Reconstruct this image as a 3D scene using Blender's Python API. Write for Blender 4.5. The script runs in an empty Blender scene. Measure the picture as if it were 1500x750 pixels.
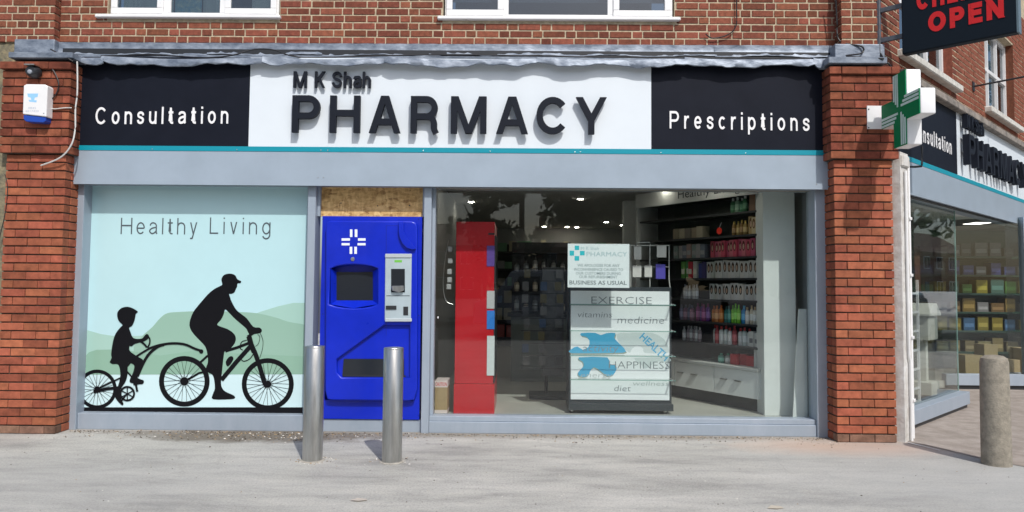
import bpy, bmesh, math, random
from mathutils import Matrix, Vector
random.seed(7)
R = math.radians
S = bpy.context.scene
COL = S.collection

# ------------------------------------------------------------------ camera
FPX, PPY = 1100.0, 358.0
CAM = Vector((0, -7.33, 1.45))
ROT = (Matrix.Rotation(R(.53), 3, 'Z') @ Matrix.Rotation(R(90 + 3.0), 3, 'X') @ Matrix.Rotation(.0085, 3, 'Z'))
cd = bpy.data.cameras.new('camera'); cam = bpy.data.objects.new('camera', cd); COL.objects.link(cam)
cam.matrix_world = Matrix.Translation(CAM) @ ROT.to_4x4()
cd.sensor_width = 36; cd.lens = 36 * FPX / 1500; cd.shift_y = -(375 - PPY) / 1500
cd.clip_start = .05; cd.clip_end = 600
S.camera = cam

# ------------------------------------------------------------------ sky, sun, exposure
SUN = Vector((.40, -1, 1.2)).normalized()
elev = math.asin(SUN.z); azim = math.atan2(SUN.x, SUN.y)
wd = bpy.data.worlds.new('World'); S.world = wd; wd.use_nodes = True
wn = wd.node_tree.nodes; wl = wd.node_tree.links
sky = wn.new('ShaderNodeTexSky'); sky.sky_type = 'NISHITA'; sky.sun_disc = False
sky.sun_elevation = elev; sky.sun_rotation = azim; sky.air_density = 1.0; sky.dust_density = 2.5; sky.ozone_density = 1.0
wl.new(sky.outputs[0], wn['Background'].inputs[0]); wn['Background'].inputs[1].default_value = .148
sd = bpy.data.lights.new('sun', 'SUN'); sd.energy = 3.55; sd.angle = R(.9); sd.color = (1, .968, .925)
so = bpy.data.objects.new('sun', sd); COL.objects.link(so)
so.rotation_euler = SUN.to_track_quat('Z', 'Y').to_euler(); so.location = (8, -20, 24)
S.view_settings.view_transform = 'Standard'; S.view_settings.look = 'None'
S.view_settings.exposure = -.14; S.view_settings.gamma = 1
S.cycles.max_bounces = 8; S.cycles.transparent_max_bounces = 16

# ------------------------------------------------------------------ pixel -> place
def ray(px, py):
    return ROT @ Vector(((px - 750) / FPX, -(py - PPY) / FPX, -1))
def W(px, py, Y=0.0):
    d = ray(px, py); t = (Y - CAM.y) / d.y
    return CAM + d * t
def wx(px, py, Y=0.0): return W(px, py, Y).x
def wz(px, py, Y=0.0): return W(px, py, Y).z
def WG(px, py, z=0.0):
    d = ray(px, py); t = (z - CAM.z) / d.z
    return CAM + d * t
# the side wall leaves the corner Q along U; N points out to the side street
Q = Vector((3.62, -.22, 0)); U = Vector((.70, .7141, 0)); N = Vector((.7141, -.70, 0))
def SIDE(p):            # (s along the wall, o inward, z)
    return Q + U * p[0] - N * p[1] + Vector((0, 0, p[2]))
def on_side_px(px, py, o): s_, z_ = SP(px, py, o); return SIDE((s_, o, z_))
def SP(px, py, o):      # pixel -> (s, z) on the side plane o metres inward
    d = ray(px, py); base = Q - N * o
    t = (base - CAM).dot(N) / d.dot(N); p = CAM + d * t
    return (p - base).dot(U), p.z

# ------------------------------------------------------------------ materials
MATS = {}
def mat(name, col, rough=.6, metal=0, var=.0, scale=6, col2=None, bump=0, bscale=60, rand=0, coat=0, spec=.5, stretch=None, emit=0, detail=4):
    m = bpy.data.materials.new(name); m.use_nodes = True; MATS[name] = m
    nt = m.node_tree; n = nt.nodes; l = nt.links; b = n['Principled BSDF']
    b.inputs['Roughness'].default_value = rough; b.inputs['Metallic'].default_value = metal
    b.inputs['Specular IOR Level'].default_value = spec; b.inputs['Coat Weight'].default_value = coat
    b.inputs['Coat Roughness'].default_value = .04
    col = tuple(col) + (1,)
    b.inputs['Base Color'].default_value = col
    if emit:
        b.inputs['Emission Color'].default_value = col; b.inputs['Emission Strength'].default_value = emit
    vec = None
    if var or bump or col2:
        g = n.new('ShaderNodeNewGeometry'); mp = n.new('ShaderNodeMapping'); l.new(g.outputs['Position'], mp.inputs[0]); vec = mp.outputs[0]
        if stretch: mp.inputs['Scale'].default_value = stretch
    out = None
    if var or col2:
        nz = n.new('ShaderNodeTexNoise'); nz.inputs['Scale'].default_value = scale; nz.inputs['Detail'].default_value = detail; nz.inputs['Roughness'].default_value = .65
        l.new(vec, nz.inputs['Vector'])
        r = n.new('ShaderNodeValToRGB'); r.color_ramp.elements[0].position = .32; r.color_ramp.elements[1].position = .68
        c2 = tuple(col2) + (1,) if col2 else tuple(min(1, c * (1 + var)) for c in col[:3]) + (1,)
        c1 = col if col2 else tuple(c * (1 - var) for c in col[:3]) + (1,)
        r.color_ramp.elements[0].color = c1; r.color_ramp.elements[1].color = c2
        l.new(nz.outputs[0], r.inputs[0]); out = r.outputs[0]
        l.new(out, b.inputs['Base Color'])
        rr = n.new('ShaderNodeMapRange'); rr.inputs[3].default_value = max(0, rough - .07); rr.inputs[4].default_value = min(1, rough + .07)
        l.new(nz.outputs[0], rr.inputs[0]); l.new(rr.outputs[0], b.inputs['Roughness'])
    if rand:
        oi = n.new('ShaderNodeObjectInfo'); mr = n.new('ShaderNodeMapRange'); mr.inputs[3].default_value = 1 - rand; mr.inputs[4].default_value = 1 + rand * .6
        l.new(oi.outputs['Random'], mr.inputs[0])
        hs = n.new('ShaderNodeHueSaturation'); hs.inputs['Color'].default_value = col
        if out: l.new(out, hs.inputs['Color'])
        l.new(mr.outputs[0], hs.inputs['Value'])
        ml = n.new('ShaderNodeMath'); ml.operation = 'MULTIPLY'; ml.inputs[1].default_value = 7.31; l.new(oi.outputs['Random'], ml.inputs[0])
        fr = n.new('ShaderNodeMath'); fr.operation = 'FRACT'; l.new(ml.outputs[0], fr.inputs[0])
        mh = n.new('ShaderNodeMapRange'); mh.inputs[3].default_value = .494; mh.inputs[4].default_value = .506
        l.new(fr.outputs[0], mh.inputs[0]); l.new(mh.outputs[0], hs.inputs['Hue'])
        l.new(hs.outputs[0], b.inputs['Base Color'])
    if bump:
        nb = n.new('ShaderNodeTexNoise'); nb.inputs['Scale'].default_value = bscale; nb.inputs['Detail'].default_value = 6
        l.new(vec, nb.inputs['Vector'])
        bp = n.new('ShaderNodeBump'); bp.inputs['Strength'].default_value = bump; bp.inputs['Distance'].default_value = .01
        l.new(nb.outputs[0], bp.inputs['Height']); l.new(bp.outputs[0], b.inputs['Normal'])
    return m

def glass_mat(name, tint=(1, 1, 1), base=.035):
    m = bpy.data.materials.new(name); m.use_nodes = True
    n = m.node_tree.nodes; l = m.node_tree.links; n.remove(n['Principled BSDF'])
    lw = n.new('ShaderNodeLayerWeight'); lw.inputs[0].default_value = .5
    p = n.new('ShaderNodeMath'); p.operation = 'POWER'; p.inputs[1].default_value = 5; l.new(lw.outputs['Facing'], p.inputs[0])
    mr = n.new('ShaderNodeMapRange'); mr.inputs[3].default_value = base; mr.inputs[4].default_value = 1; l.new(p.outputs[0], mr.inputs[0])
    t = n.new('ShaderNodeBsdfTransparent'); t.inputs[0].default_value = tuple(tint) + (1,)
    g = n.new('ShaderNodeBsdfGlossy'); g.inputs['Roughness'].default_value = .0
    mx = n.new('ShaderNodeMixShader'); l.new(mr.outputs[0], mx.inputs[0]); l.new(t.outputs[0], mx.inputs[1]); l.new(g.outputs[0], mx.inputs[2])
    l.new(mx.outputs[0], n['Material Output'].inputs[0])
    return m

BRICK_P = mat('brick_orange', (.33, .102, .056), .88, var=.25, scale=12, bump=.5, bscale=140, rand=.3, spec=.25)
BRICK_B = mat('brick_foot', (.21, .12, .085), .92, var=.35, scale=10, bump=.5, bscale=120, rand=.25, spec=.2)
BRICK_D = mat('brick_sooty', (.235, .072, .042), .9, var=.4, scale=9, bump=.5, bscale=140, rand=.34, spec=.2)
BRICK_U = mat('brick_red', (.225, .074, .045), .88, var=.25, scale=30, bump=.5, bscale=140, rand=.36, spec=.25)
MORT_P = mat('mortar_dirty', (.075, .055, .042), .95, var=.4, scale=14, bump=.6)
MORT_U = mat('mortar_sand', (.46, .385, .27), .95, var=.25, scale=18, bump=.6)
LEAD = mat('lead', (.12, .15, .20), .5, metal=.3, col2=(.31, .355, .42), scale=8, bump=.35, bscale=16, stretch=(1, 1, 2))
FASC = mat('silver_lilac_panel', (.345, .415, .49), .36, metal=.15, var=.05, scale=3, coat=.1)
FRAME = mat('grey_aluminium', (.315, .375, .445), .42, metal=.2, col2=(.36, .415, .485), scale=4, stretch=(2, 2, .6), bump=.08, bscale=60)
BLACKP = mat('black_panel', (.009, .011, .019), .5, var=.1, scale=4, spec=.12)
WHITEP = mat('white_panel', (.70, .76, .81), .38, var=.015, scale=3)
TEAL = mat('teal_strip', (.0, .27, .36), .4)
LETW = mat('white_letter', (.83, .83, .84), .4)
LETK = mat('dark_letter', (.011, .014, .022), .55, spec=.15)
WPVC = mat('white_pvc', (.80, .80, .80), .3, var=.03, scale=5, coat=.2)
GLASS = glass_mat('shop_glass', (.92, .945, .935), .045)
SHELFG = glass_mat('shelf_glass', (.96, .985, .975), .03)
GLASSU = glass_mat('upper_glass', (.55, .6, .62), .12)
GREEN_GLASS = mat('glass_edge', (.25, .42, .38), .15, spec=.6)
STEEL = mat('brushed_steel', (.50, .50, .485), .32, metal=1, var=.16, scale=12, stretch=(3, 3, .35), bump=.12, bscale=150)
DARK = mat('dark_metal', (.02, .022, .026), .45)
BLACKR = mat('black_cable', (.012, .012, .014), .5)
WCAB = mat('white_cable', (.62, .62, .6), .5)
CONC = mat('bollard_concrete', (.26, .235, .19), .9, var=.25, scale=20, bump=.6, bscale=90)
CREAM = mat('painted_render', (.70, .70, .68), .8, col2=(.46, .43, .39), scale=9, bump=.5, bscale=40)
SILL = mat('concrete_sill', (.55, .54, .5), .9, var=.2, scale=14, bump=.5, bscale=60)
BLUE = mat('blue_enamel', (.003, .02, .47), .3, var=.10, scale=3, coat=.15, spec=.35)
SILVER = mat('silver_plate', (.50, .60, .64), .35, metal=.35, var=.05, scale=6)
SCREEN = mat('dark_screen', (.016, .02, .026), .18)
LIME = mat('lime_label', (.15, .5, .06), .5)
RED = mat('red_laminate', (.52, .008, .016), .3, var=.06, scale=4, coat=.15)
SHOPW = mat('shop_white', (.72, .75, .74), .5, var=.04, scale=3)
CHAR = mat('charcoal_frame', (.035, .042, .05), .4)
PAPER = mat('paper_white', (.82, .85, .87), .6)
CARD = mat('cardboard', (.38, .27, .14), .8, var=.1, scale=12)
DRAWER = mat('drawer_white', (.74, .76, .75), .45)
FLOORM = mat('vinyl_floor', (.46, .45, .41), .35, var=.1, scale=4)
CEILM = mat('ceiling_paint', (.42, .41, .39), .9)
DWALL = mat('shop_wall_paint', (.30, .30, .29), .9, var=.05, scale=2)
SHELFD = mat('dark_shelf', (.035, .037, .04), .4)

# ------------------------------------------------------------------ mesh helpers
class MB:
    def __init__(s): s.v = []; s.f = []; s.mi = []; s.cur = 0
    def add(s, vs, fs):
        o = len(s.v); s.v += [tuple(v) for v in vs]
        for f in fs: s.f.append([i + o for i in f]); s.mi.append(s.cur)
        return s
    def box(s, x0, x1, y0, y1, z0, z1):
        if x0 > x1: x0, x1 = x1, x0
        if y0 > y1: y0, y1 = y1, y0
        if z0 > z1: z0, z1 = z1, z0
        return s.add([(x0, y0, z0), (x1, y0, z0), (x1, y1, z0), (x0, y1, z0), (x0, y0, z1), (x1, y0, z1), (x1, y1, z1), (x0, y1, z1)],
                     [(0, 3, 2, 1), (4, 5, 6, 7), (0, 1, 5, 4), (1, 2, 6, 5), (2, 3, 7, 6), (3, 0, 4, 7)])
    def prism(s, poly, y0, y1):         # polygon of (x, z), front face at y0
        n = len(poly)
        vs = [(x, y0, z) for x, z in poly] + [(x, y1, z) for x, z in poly]
        fs = [list(range(n)), list(range(2 * n - 1, n - 1, -1))] + [[i, i + n, (i + 1) % n + n, (i + 1) % n] for i in range(n)]
        return s.add(vs, fs)
    def tube(s, pts, r, n=8, cap=True, r1=None):
        pts = [Vector(p) for p in pts]; o = len(s.v); k = len(pts)
        up = Vector((0, 0, 1)); rings = []
        for i, p in enumerate(pts):
            t = (pts[min(i + 1, k - 1)] - pts[max(i - 1, 0)]).normalized()
            a = t.cross(up)
            if a.length < .05: a = t.cross(Vector((1, 0, 0)))
            a.normalize(); b = a.cross(t)
            rr = r if r1 is None else r + (r1 - r) * i / (k - 1)
            rings.append([p + (a * math.cos(2 * math.pi * j / n) + b * math.sin(2 * math.pi * j / n)) * rr for j in range(n)])
        vs = [q for g in rings for q in g]; fs = []
        for i in range(k - 1):
            for j in range(n):
                fs.append((i * n + j, i * n + (j + 1) % n, (i + 1) * n + (j + 1) % n, (i + 1) * n + j))
        if cap: fs += [list(range(n))[::-1], [(k - 1) * n + j for j in range(n)]]
        return s.add(vs, fs)
    def lathe(s, c, prof, n=20):        # profile of (r, z)
        vs = []; fs = []; k = len(prof)
        for r, z in prof:
            for j in range(n):
                a = 2 * math.pi * j / n; vs.append((c[0] + r * math.cos(a), c[1] + r * math.sin(a), c[2] + z))
        for i in range(k - 1):
            for j in range(n):
                fs.append((i * n + j, i * n + (j + 1) % n, (i + 1) * n + (j + 1) % n, (i + 1) * n + j))
        fs += [list(range(n))[::-1], [(k - 1) * n + j for j in range(n)]]
        return s.add(vs, fs)
    def xf(s, fn): s.v = [tuple(fn(Vector(v))) for v in s.v]; return s
    def mesh(s, name, mats, bevel=0, smooth=False, seg=1, weld=False):
        me = bpy.data.meshes.new(name); me.from_pydata(s.v, [], s.f)
        for m in (mats if isinstance(mats, (list, tuple)) else [mats]): me.materials.append(m)
        for p, i in zip(me.polygons, s.mi): p.material_index = i
        bm = bmesh.new(); bm.from_mesh(me)
        if weld: bmesh.ops.remove_doubles(bm, verts=bm.verts, dist=1e-5)
        bmesh.ops.recalc_face_normals(bm, faces=bm.faces)
        if bevel:
            es = [e for e in bm.edges if len(e.link_faces) == 2 and e.calc_face_angle(0) > .5]
            bmesh.ops.bevel(bm, geom=es, offset=bevel, segments=seg, affect='EDGES', profile=.5)
        bm.to_mesh(me); bm.free()
        if smooth:
            me.shade_smooth()
            try: me.set_sharp_from_angle(angle=R(40))
            except Exception: pass
        return me

def link(name, data, parent=None, loc=None, rz=0):
    o = bpy.data.objects.new(name, data); COL.objects.link(o)
    if loc is not None: o.location = loc
    if rz: o.rotation_euler.z = rz
    if parent:
        o.parent = parent
        if loc is None: o.matrix_parent_inverse = PINV[parent.name]
    return o
PINV = {}
def tag(o, label, cat, group=None, kind=None):
    if label: o['label'] = label
    if cat: o['category'] = cat
    if group: o['group'] = group
    if kind: o['kind'] = kind
    return o
def thing(name, label, cat, loc, rz=0, group=None):
    o = bpy.data.objects.new(name, None); COL.objects.link(o); o.location = loc; o.rotation_euler.z = rz
    o.empty_display_size = .1
    PINV[o.name] = (Matrix.Translation(Vector(loc)) @ Matrix.Rotation(rz, 4, 'Z')).inverted()
    return tag(o, label, cat, group)
def part(name, mb, m, parent, bevel=0, smooth=False, label=None, seg=1, weld=False):
    o = link(name, mb.mesh(name, m, bevel, smooth, seg, weld), parent)
    PINV[o.name] = Matrix()
    if label: o['label'] = label
    return o
# parts keep world coordinates (their world matrix is the identity), so a sub-part's parent inverse is the identity
def solo(name, mb, m, label, cat, group=None, kind=None, bevel=0, smooth=False, seg=1, weld=False):
    o = link(name, mb.mesh(name, m, bevel, smooth, seg, weld)); PINV[o.name] = Matrix()
    return tag(o, label, cat, group, kind)
def copy_tree(o, parent=None, xform=None):
    c = o.copy(); COL.objects.link(c); c.parent = parent
    for ch in o.children: copy_tree(ch, c)
    return c
def smooth_pts(pts, closed=False, n=5):
    out = []; k = len(pts)
    rng = range(k if closed else k - 1)
    for i in rng:
        g = lambda j: Vector(pts[j % k] if closed else pts[max(0, min(k - 1, j))])
        a, b, c, d = g(i - 1), g(i), g(i + 1), g(i + 2)
        for q in range(n):
            t = q / n
            out.append(tuple(.5 * (2 * b + (c - a) * t + (2 * a - 5 * b + 4 * c - d) * t * t + (3 * b - a - 3 * c + d) * t ** 3)))
    if not closed: out.append(tuple(pts[-1]))
    return out
def ribbon(pts, w):                     # 2d polyline -> left and right outlines with mitred joints
    L, Rr = [], []; k = len(pts)
    closed = math.dist(pts[0], pts[-1]) < 1e-6
    for i in range(k):
        p = Vector(pts[i][:2])
        a = Vector(pts[i - 1][:2]) if i else (Vector(pts[-2][:2]) if closed else None)
        b = Vector(pts[i + 1][:2]) if i < k - 1 else (Vector(pts[1][:2]) if closed else None)
        d1 = (p - a).normalized() if a is not None else (b - p).normalized()
        d2 = (b - p).normalized() if b is not None else d1
        t = (d1 + d2); t = d2 if t.length < 1e-4 else t.normalized()
        nn = Vector((-t.y, t.x)); c = max(.45, nn.dot(Vector((-d2.y, d2.x))))
        L.append(p + nn * (w / 2 / c)); Rr.append(p - nn * (w / 2 / c))
    return L, Rr
def add_ribbon(mb, pts, w, y0, y1, f):  # f maps 2d -> (x, z)
    L, Rr = ribbon(pts, w); k = len(L); vs = []
    for y in (y0, y1):
        for q in L + Rr: x, z = f(q); vs.append((x, y, z))
    fs = []; M = 2 * k
    for i in range(k - 1):
        fs += [(i, i + 1, k + i + 1, k + i), (M + i, M + k + i, M + k + i + 1, M + i + 1), (i, M + i, M + i + 1, i + 1), (k + i, k + i + 1, M + k + i + 1, M + k + i)]
    fs += [(0, k, M + k, M), (k - 1, M + k - 1, M + 2 * k - 1, 2 * k - 1)]
    mb.add(vs, fs)

# ------------------------------------------------------------------ lettering: grotesque capitals and lower case drawn as strokes
def arc(cx, cy, rx, ry, a0, a1, n=14):
    return [(cx + rx * math.cos(R(a0 + (a1 - a0) * i / n)), cy + ry * math.sin(R(a0 + (a1 - a0) * i / n))) for i in range(n + 1)]
SPTS = [(.665, .70), (.62, .85), (.50, .93), (.37, .955), (.22, .92), (.11, .83), (.09, .72), (.15, .61), (.30, .545), (.48, .49), (.62, .40), (.66, .27), (.60, .13), (.46, .06), (.36, .045), (.20, .08), (.10, .18), (.07, .31)]
def glyph(ch, w):
    h = w / 2; V = lambda x, a=0, b=1: ('S', [(x, a), (x, b)])
    X = .74
    bowl = lambda wd: ('S', [(h, 1 - h)] + arc(wd * .58, (1 - h + .45) / 2, wd * .42 - h, (1 - h - .45) / 2, 90, -90) + [(h, .45)])
    arch = lambda wd, y0=0: ('S', [(h, X * .5)] + arc(wd / 2, X - wd / 2, wd / 2 - h, wd / 2 - h, 180, 0) + [(wd - h, y0)])
    g = {
     'H': (.80, [V(h), V(.80 - h), ('S', [(h, .53), (.8 - h, .53)])]),
     'P': (.74, [V(h), bowl(.74)]),
     'R': (.78, [V(h), bowl(.74), ('S', smooth_pts([(.42, .45), (.56, .42), (.635, .30), (.645, .12), (.70, 0)]))]),
     'A': (.88, [('D', (.10, 0), (.42, 1)), ('D', (.78, 0), (.46, 1)), ('S', [(.21, .30), (.67, .30)])]),
     'M': (.96, [V(h), V(.96 - h), ('D', (.115, 1), (.48, 0)), ('D', (.845, 1), (.48, 0))]),
     'C': (.86, [('S', arc(.43, .5, .43 - h, .5 - h, 40, 320, 26))]),
     'O': (.92, [('S', arc(.46, .5, .46 - h, .5 - h, 0, 360, 30))]),
     'Y': (.86, [('D', (.10, 1), (.43, .38)), ('D', (.76, 1), (.43, .38)), V(.43, 0, .46)]),
     'K': (.76, [V(h), ('D', (.66, 1), (.12, .36)), ('D', (.66, 0), (.30, .60))]),
     'S': (.74, [('S', smooth_pts([(h + (x - .07) / .595 * (.74 - w), h + (y - .045) / .91 * (1 - w)) for x, y in SPTS], n=3))]),
     'L': (.60, [V(h), ('S', [(h, h), (.60, h)])]),
     'E': (.68, [V(h), ('S', [(h, h), (.68, h)]), ('S', [(h, .52), (.63, .52)]), ('S', [(h, 1 - h), (.67, 1 - h)])]),
     'T': (.70, [V(.35), ('S', [(0, 1 - h), (.70, 1 - h)])]),
     'I': (w, [V(h)]),
     'N': (.82, [V(h), V(.82 - h), ('D', (.10, 1), (.72, 0))]),
     'o': (.60, [('S', arc(.30, X / 2, .30 - h, X / 2 - h, 0, 360, 26))]),
     'n': (.57, [V(h, 0, X), arch(.57)]),
     'h': (.57, [V(h), arch(.57)]),
     'u': (.57, [V(.57 - h, 0, X), ('S', [(h, X)] + arc(.285, .285, .285 - h, .285 - h, 180, 360) + [(.57 - h, X * .5)])]),
     'l': (w, [V(h)]),
     'i': (w, [V(h, 0, X), V(h, 1 - w * .95, 1)]),
     't': (.36, [('S', [(.16, .95), (.16, .17)] + arc(.16 + .12, .17, .12, .17 - h, 180, 270, 5) + [(.36, h)]), ('S', [(0, X - h), (.35, X - h)])]),
     'a': (.60, [('S', smooth_pts([(.07, .53), (.11, .63), (.20, X - h - .01), (.30, X - h), (.43, .645), (.50, .54)], n=3) + [(.50, .10), (.56, h * .7)]),
                 ('S', smooth_pts([(.50, .43), (.27, .385), (.12, .32), (h, .20), (.12, .09), (.24, h), (.40, .11), (.50, .23)], n=3))]),
     'r': (.38, [V(h, 0, X), ('S', smooth_pts([(h, X * .55), (.15, .60), (.25, X - h), (.38, X - h)], n=3))]),
     'e': (.58, [('S', arc(.29, X / 2, .29 - h, X / 2 - h, 0, 318, 22)), ('S', [(h, X / 2), (.58 - h, X / 2)])]),
     's': (.53, [('S', smooth_pts([(h + (x - .07) / .595 * (.53 - w), h + (y - .045) / .91 * (X - w)) for x, y in SPTS], n=3))]),
     'c': (.56, [('S', arc(.29, X / 2, .29 - h, X / 2 - h, 45, 315, 20))]),
     'p': (.60, [V(h, -.26, X), ('S', arc(.30, X / 2, .30 - h, X / 2 - h, 0, 360, 26))]),
     'g': (.58, [V(.58 - h, -.02, X), ('S', arc(.29, X / 2, .29 - h, X / 2 - h, 0, 360, 26)), ('S', arc(.29, -.02, .29 - h, .24, 0, -160, 10))]),
     'y': (.55, [('D', (.07, X), (.275, .0)), ('D', (.48, X), (.19, -.27)), ('S', [(.06, -.24), (.2, -.24)])]),
     'v': (.54, [('D', (.07, X), (.27, 0)), ('D', (.47, X), (.27, 0))]),
    }
    return g[ch]
def letter_mb(ch, w, f, y0, y1, xs=1):
    """strokes of one character as a solid; f maps glyph space to (x, z); every stroke sits a hair prouder than the last"""
    wdt, st = glyph(ch, w); mb = MB()
    for i, s in enumerate(st):
        e = .0006 * i
        if s[0] == 'S': add_ribbon(mb, s[1], w, y0 - e, y1, f)
        else:
            (xa, ya), (xb, yb) = s[1], s[2]; L = math.hypot(xb - xa, yb - ya); hw = w / 2 * L / abs(yb - ya)
            P = [f(q) for q in ((xa - hw, ya), (xa + hw, ya), (xb + hw, yb), (xb - hw, yb))]
            mb.prism(P, y0 - e, y1)
    return mb, wdt
def set_text(txt, w, box, y0, y1, m, parent, gap=.22, space=.45, name='letter', T=None, xwarp=None):
    """box = (x0, zbase_left, x1, zbase_right, height); T maps (x, y, z) to the world"""
    x0, za, x1, zb, H = box
    adv = []; x = 0
    for c in txt:
        if c == ' ': x += space; continue
        adv.append((c, x)); x += glyph(c, w)[0] + gap
    tot = x - gap; sx = (x1 - x0) / tot
    objs = []
    for c, a in adv:
        f = lambda q: (x0 + (a + q[0]) * sx, za + (zb - za) * ((a + q[0]) / tot) + q[1] * H)
        mb, _ = letter_mb(c, w, f, y0, y1)
        if T: mb.xf(T)
        objs.append(part(name, mb, m, parent))
    return objs
def print_text(name, body, m, parent, origin, xdir, size, width=None, ydir=(0, 0, 1), shear=0, bold=0, align='CENTER', thick=.0008):
    """small print set in the built-in typeface, flat on a surface"""
    c = bpy.data.curves.new('t', 'FONT'); c.body = body; c.size = 1; c.shear = shear; c.offset = bold; c.align_x = align; c.resolution_u = 2
    o = bpy.data.objects.new('t', c); COL.objects.link(o)
    dg = bpy.context.evaluated_depsgraph_get(); me = bpy.data.meshes.new_from_object(o.evaluated_get(dg))
    bpy.data.objects.remove(o); bpy.data.curves.remove(c)
    xs = [v.co.x for v in me.vertices]; tw = max(xs) - min(xs)
    sx = width / tw if width else size
    xd = Vector(xdir).normalized(); yd = Vector(ydir).normalized(); og = Vector(origin)
    for v in me.vertices: v.co = og + xd * (v.co.x * sx) + yd * (v.co.y * size)
    me.name = name; me.materials.clear(); me.materials.append(m)
    ob = link(name, me, parent); PINV[ob.name] = Matrix()
    return ob

# ------------------------------------------------------------------ bricks
BR = {}
def brick_mesh(L, H, Dp, m):
    key = (round(L, 3), H, Dp, m.name)
    if key not in BR:
        BR[key] = MB().box(0, L, 0, Dp, 0, H).mesh('brick', m, bevel=.0035)
    return BR[key]
def lay(parent, x0, x1, z0, courses, pitch, bl, m, joint, y, Dp, bond, holes=(), start=0, limit=None, keep=None, vj=None):
    """lays one object per brick; local coordinates of parent (x along, y into the wall)"""
    out = []; H = pitch - joint; joint = vj or joint
    hd = (bl - joint) / 2
    for c in range(courses):
        z = z0 + c * pitch; x = x0; i = 0; cc = c + start
        if bond == 'stretcher': seq = [bl, bl]; first = bl / 2 if cc % 2 else bl
        elif bond == 'flemish': seq = [bl, hd]; first = (bl * .62 if cc % 2 else bl)
        else: seq = [bl, bl] if cc % 2 else [hd, hd]; first = seq[0] * (.5 if cc % 2 else 1)
        while x < x1 - .02:
            L = first if i == 0 else seq[i % 2]
            L = min(L, x1 - x)
            if x1 - (x + L) < .03: L = x1 - x
            spans = [(x, x + L - (joint if x + L < x1 - .005 else 0))]
            for hx0, hx1, hz0, hz1 in holes:
                if z + H > hz0 + .01 and z < hz1 - .01:
                    ns = []
                    for a, b in spans:
                        if b <= hx0 or a >= hx1: ns.append((a, b)); continue
                        if a < hx0 - .03: ns.append((a, hx0 - .006))
                        if b > hx1 + .03: ns.append((hx1 + .006, b))
                    spans = ns
            for a, b in spans:
                if keep and not keep(a, b, z, z + H): continue
                out.append((a, b, z, H))
            x += L; i += 1
    res = []
    if limit: out.sort(key=lambda q: q[0])
    for a, b, z, H in out[:limit]:
        L = round((b - a) / .005) * .005
        o = bpy.data.objects.new('brick', brick_mesh(L, H, Dp, BRICK_B if m is BRICK_P and z < .05 else m)); COL.objects.link(o)
        o.parent = parent; o.rotation_euler = (random.uniform(-.012, .012), random.uniform(-.005, .005), random.uniform(-.006, .006)); o.location = (a + random.uniform(-.0015, .0015), y + random.uniform(-.004, .0005), z + random.uniform(-.001, .001))
        res.append(o)
    if limit and len(out) > limit:
        mb = MB()
        for a, b, z, H in out[limit:]:
            yy = y + random.uniform(-.003, .002); mb.box(a, b, yy, yy + Dp, z, z + H)
        o = link('brick_courses', mb.mesh('brick_courses', m)); o.parent = parent; o['kind'] = 'stuff'
    return res

# ================================================================== THE SETTING
YF, YM, YG, YU = -.08, 0.0, .16, .15
def structure(name, mb, m, **k):
    o = link(name, mb.mesh(name, m, **k)); o['kind'] = 'structure'; PINV[o.name] = Matrix(); return o

ROAD = mat('asphalt', (.055, .055, .058), .9, var=.2, scale=3, bump=.4, bscale=80)
structure('ground', MB().add([(-220, -220, -.13), (220, -220, -.13), (220, 220, -.13), (-220, 220, -.13)], [(0, 1, 2, 3)]), ROAD)

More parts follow.
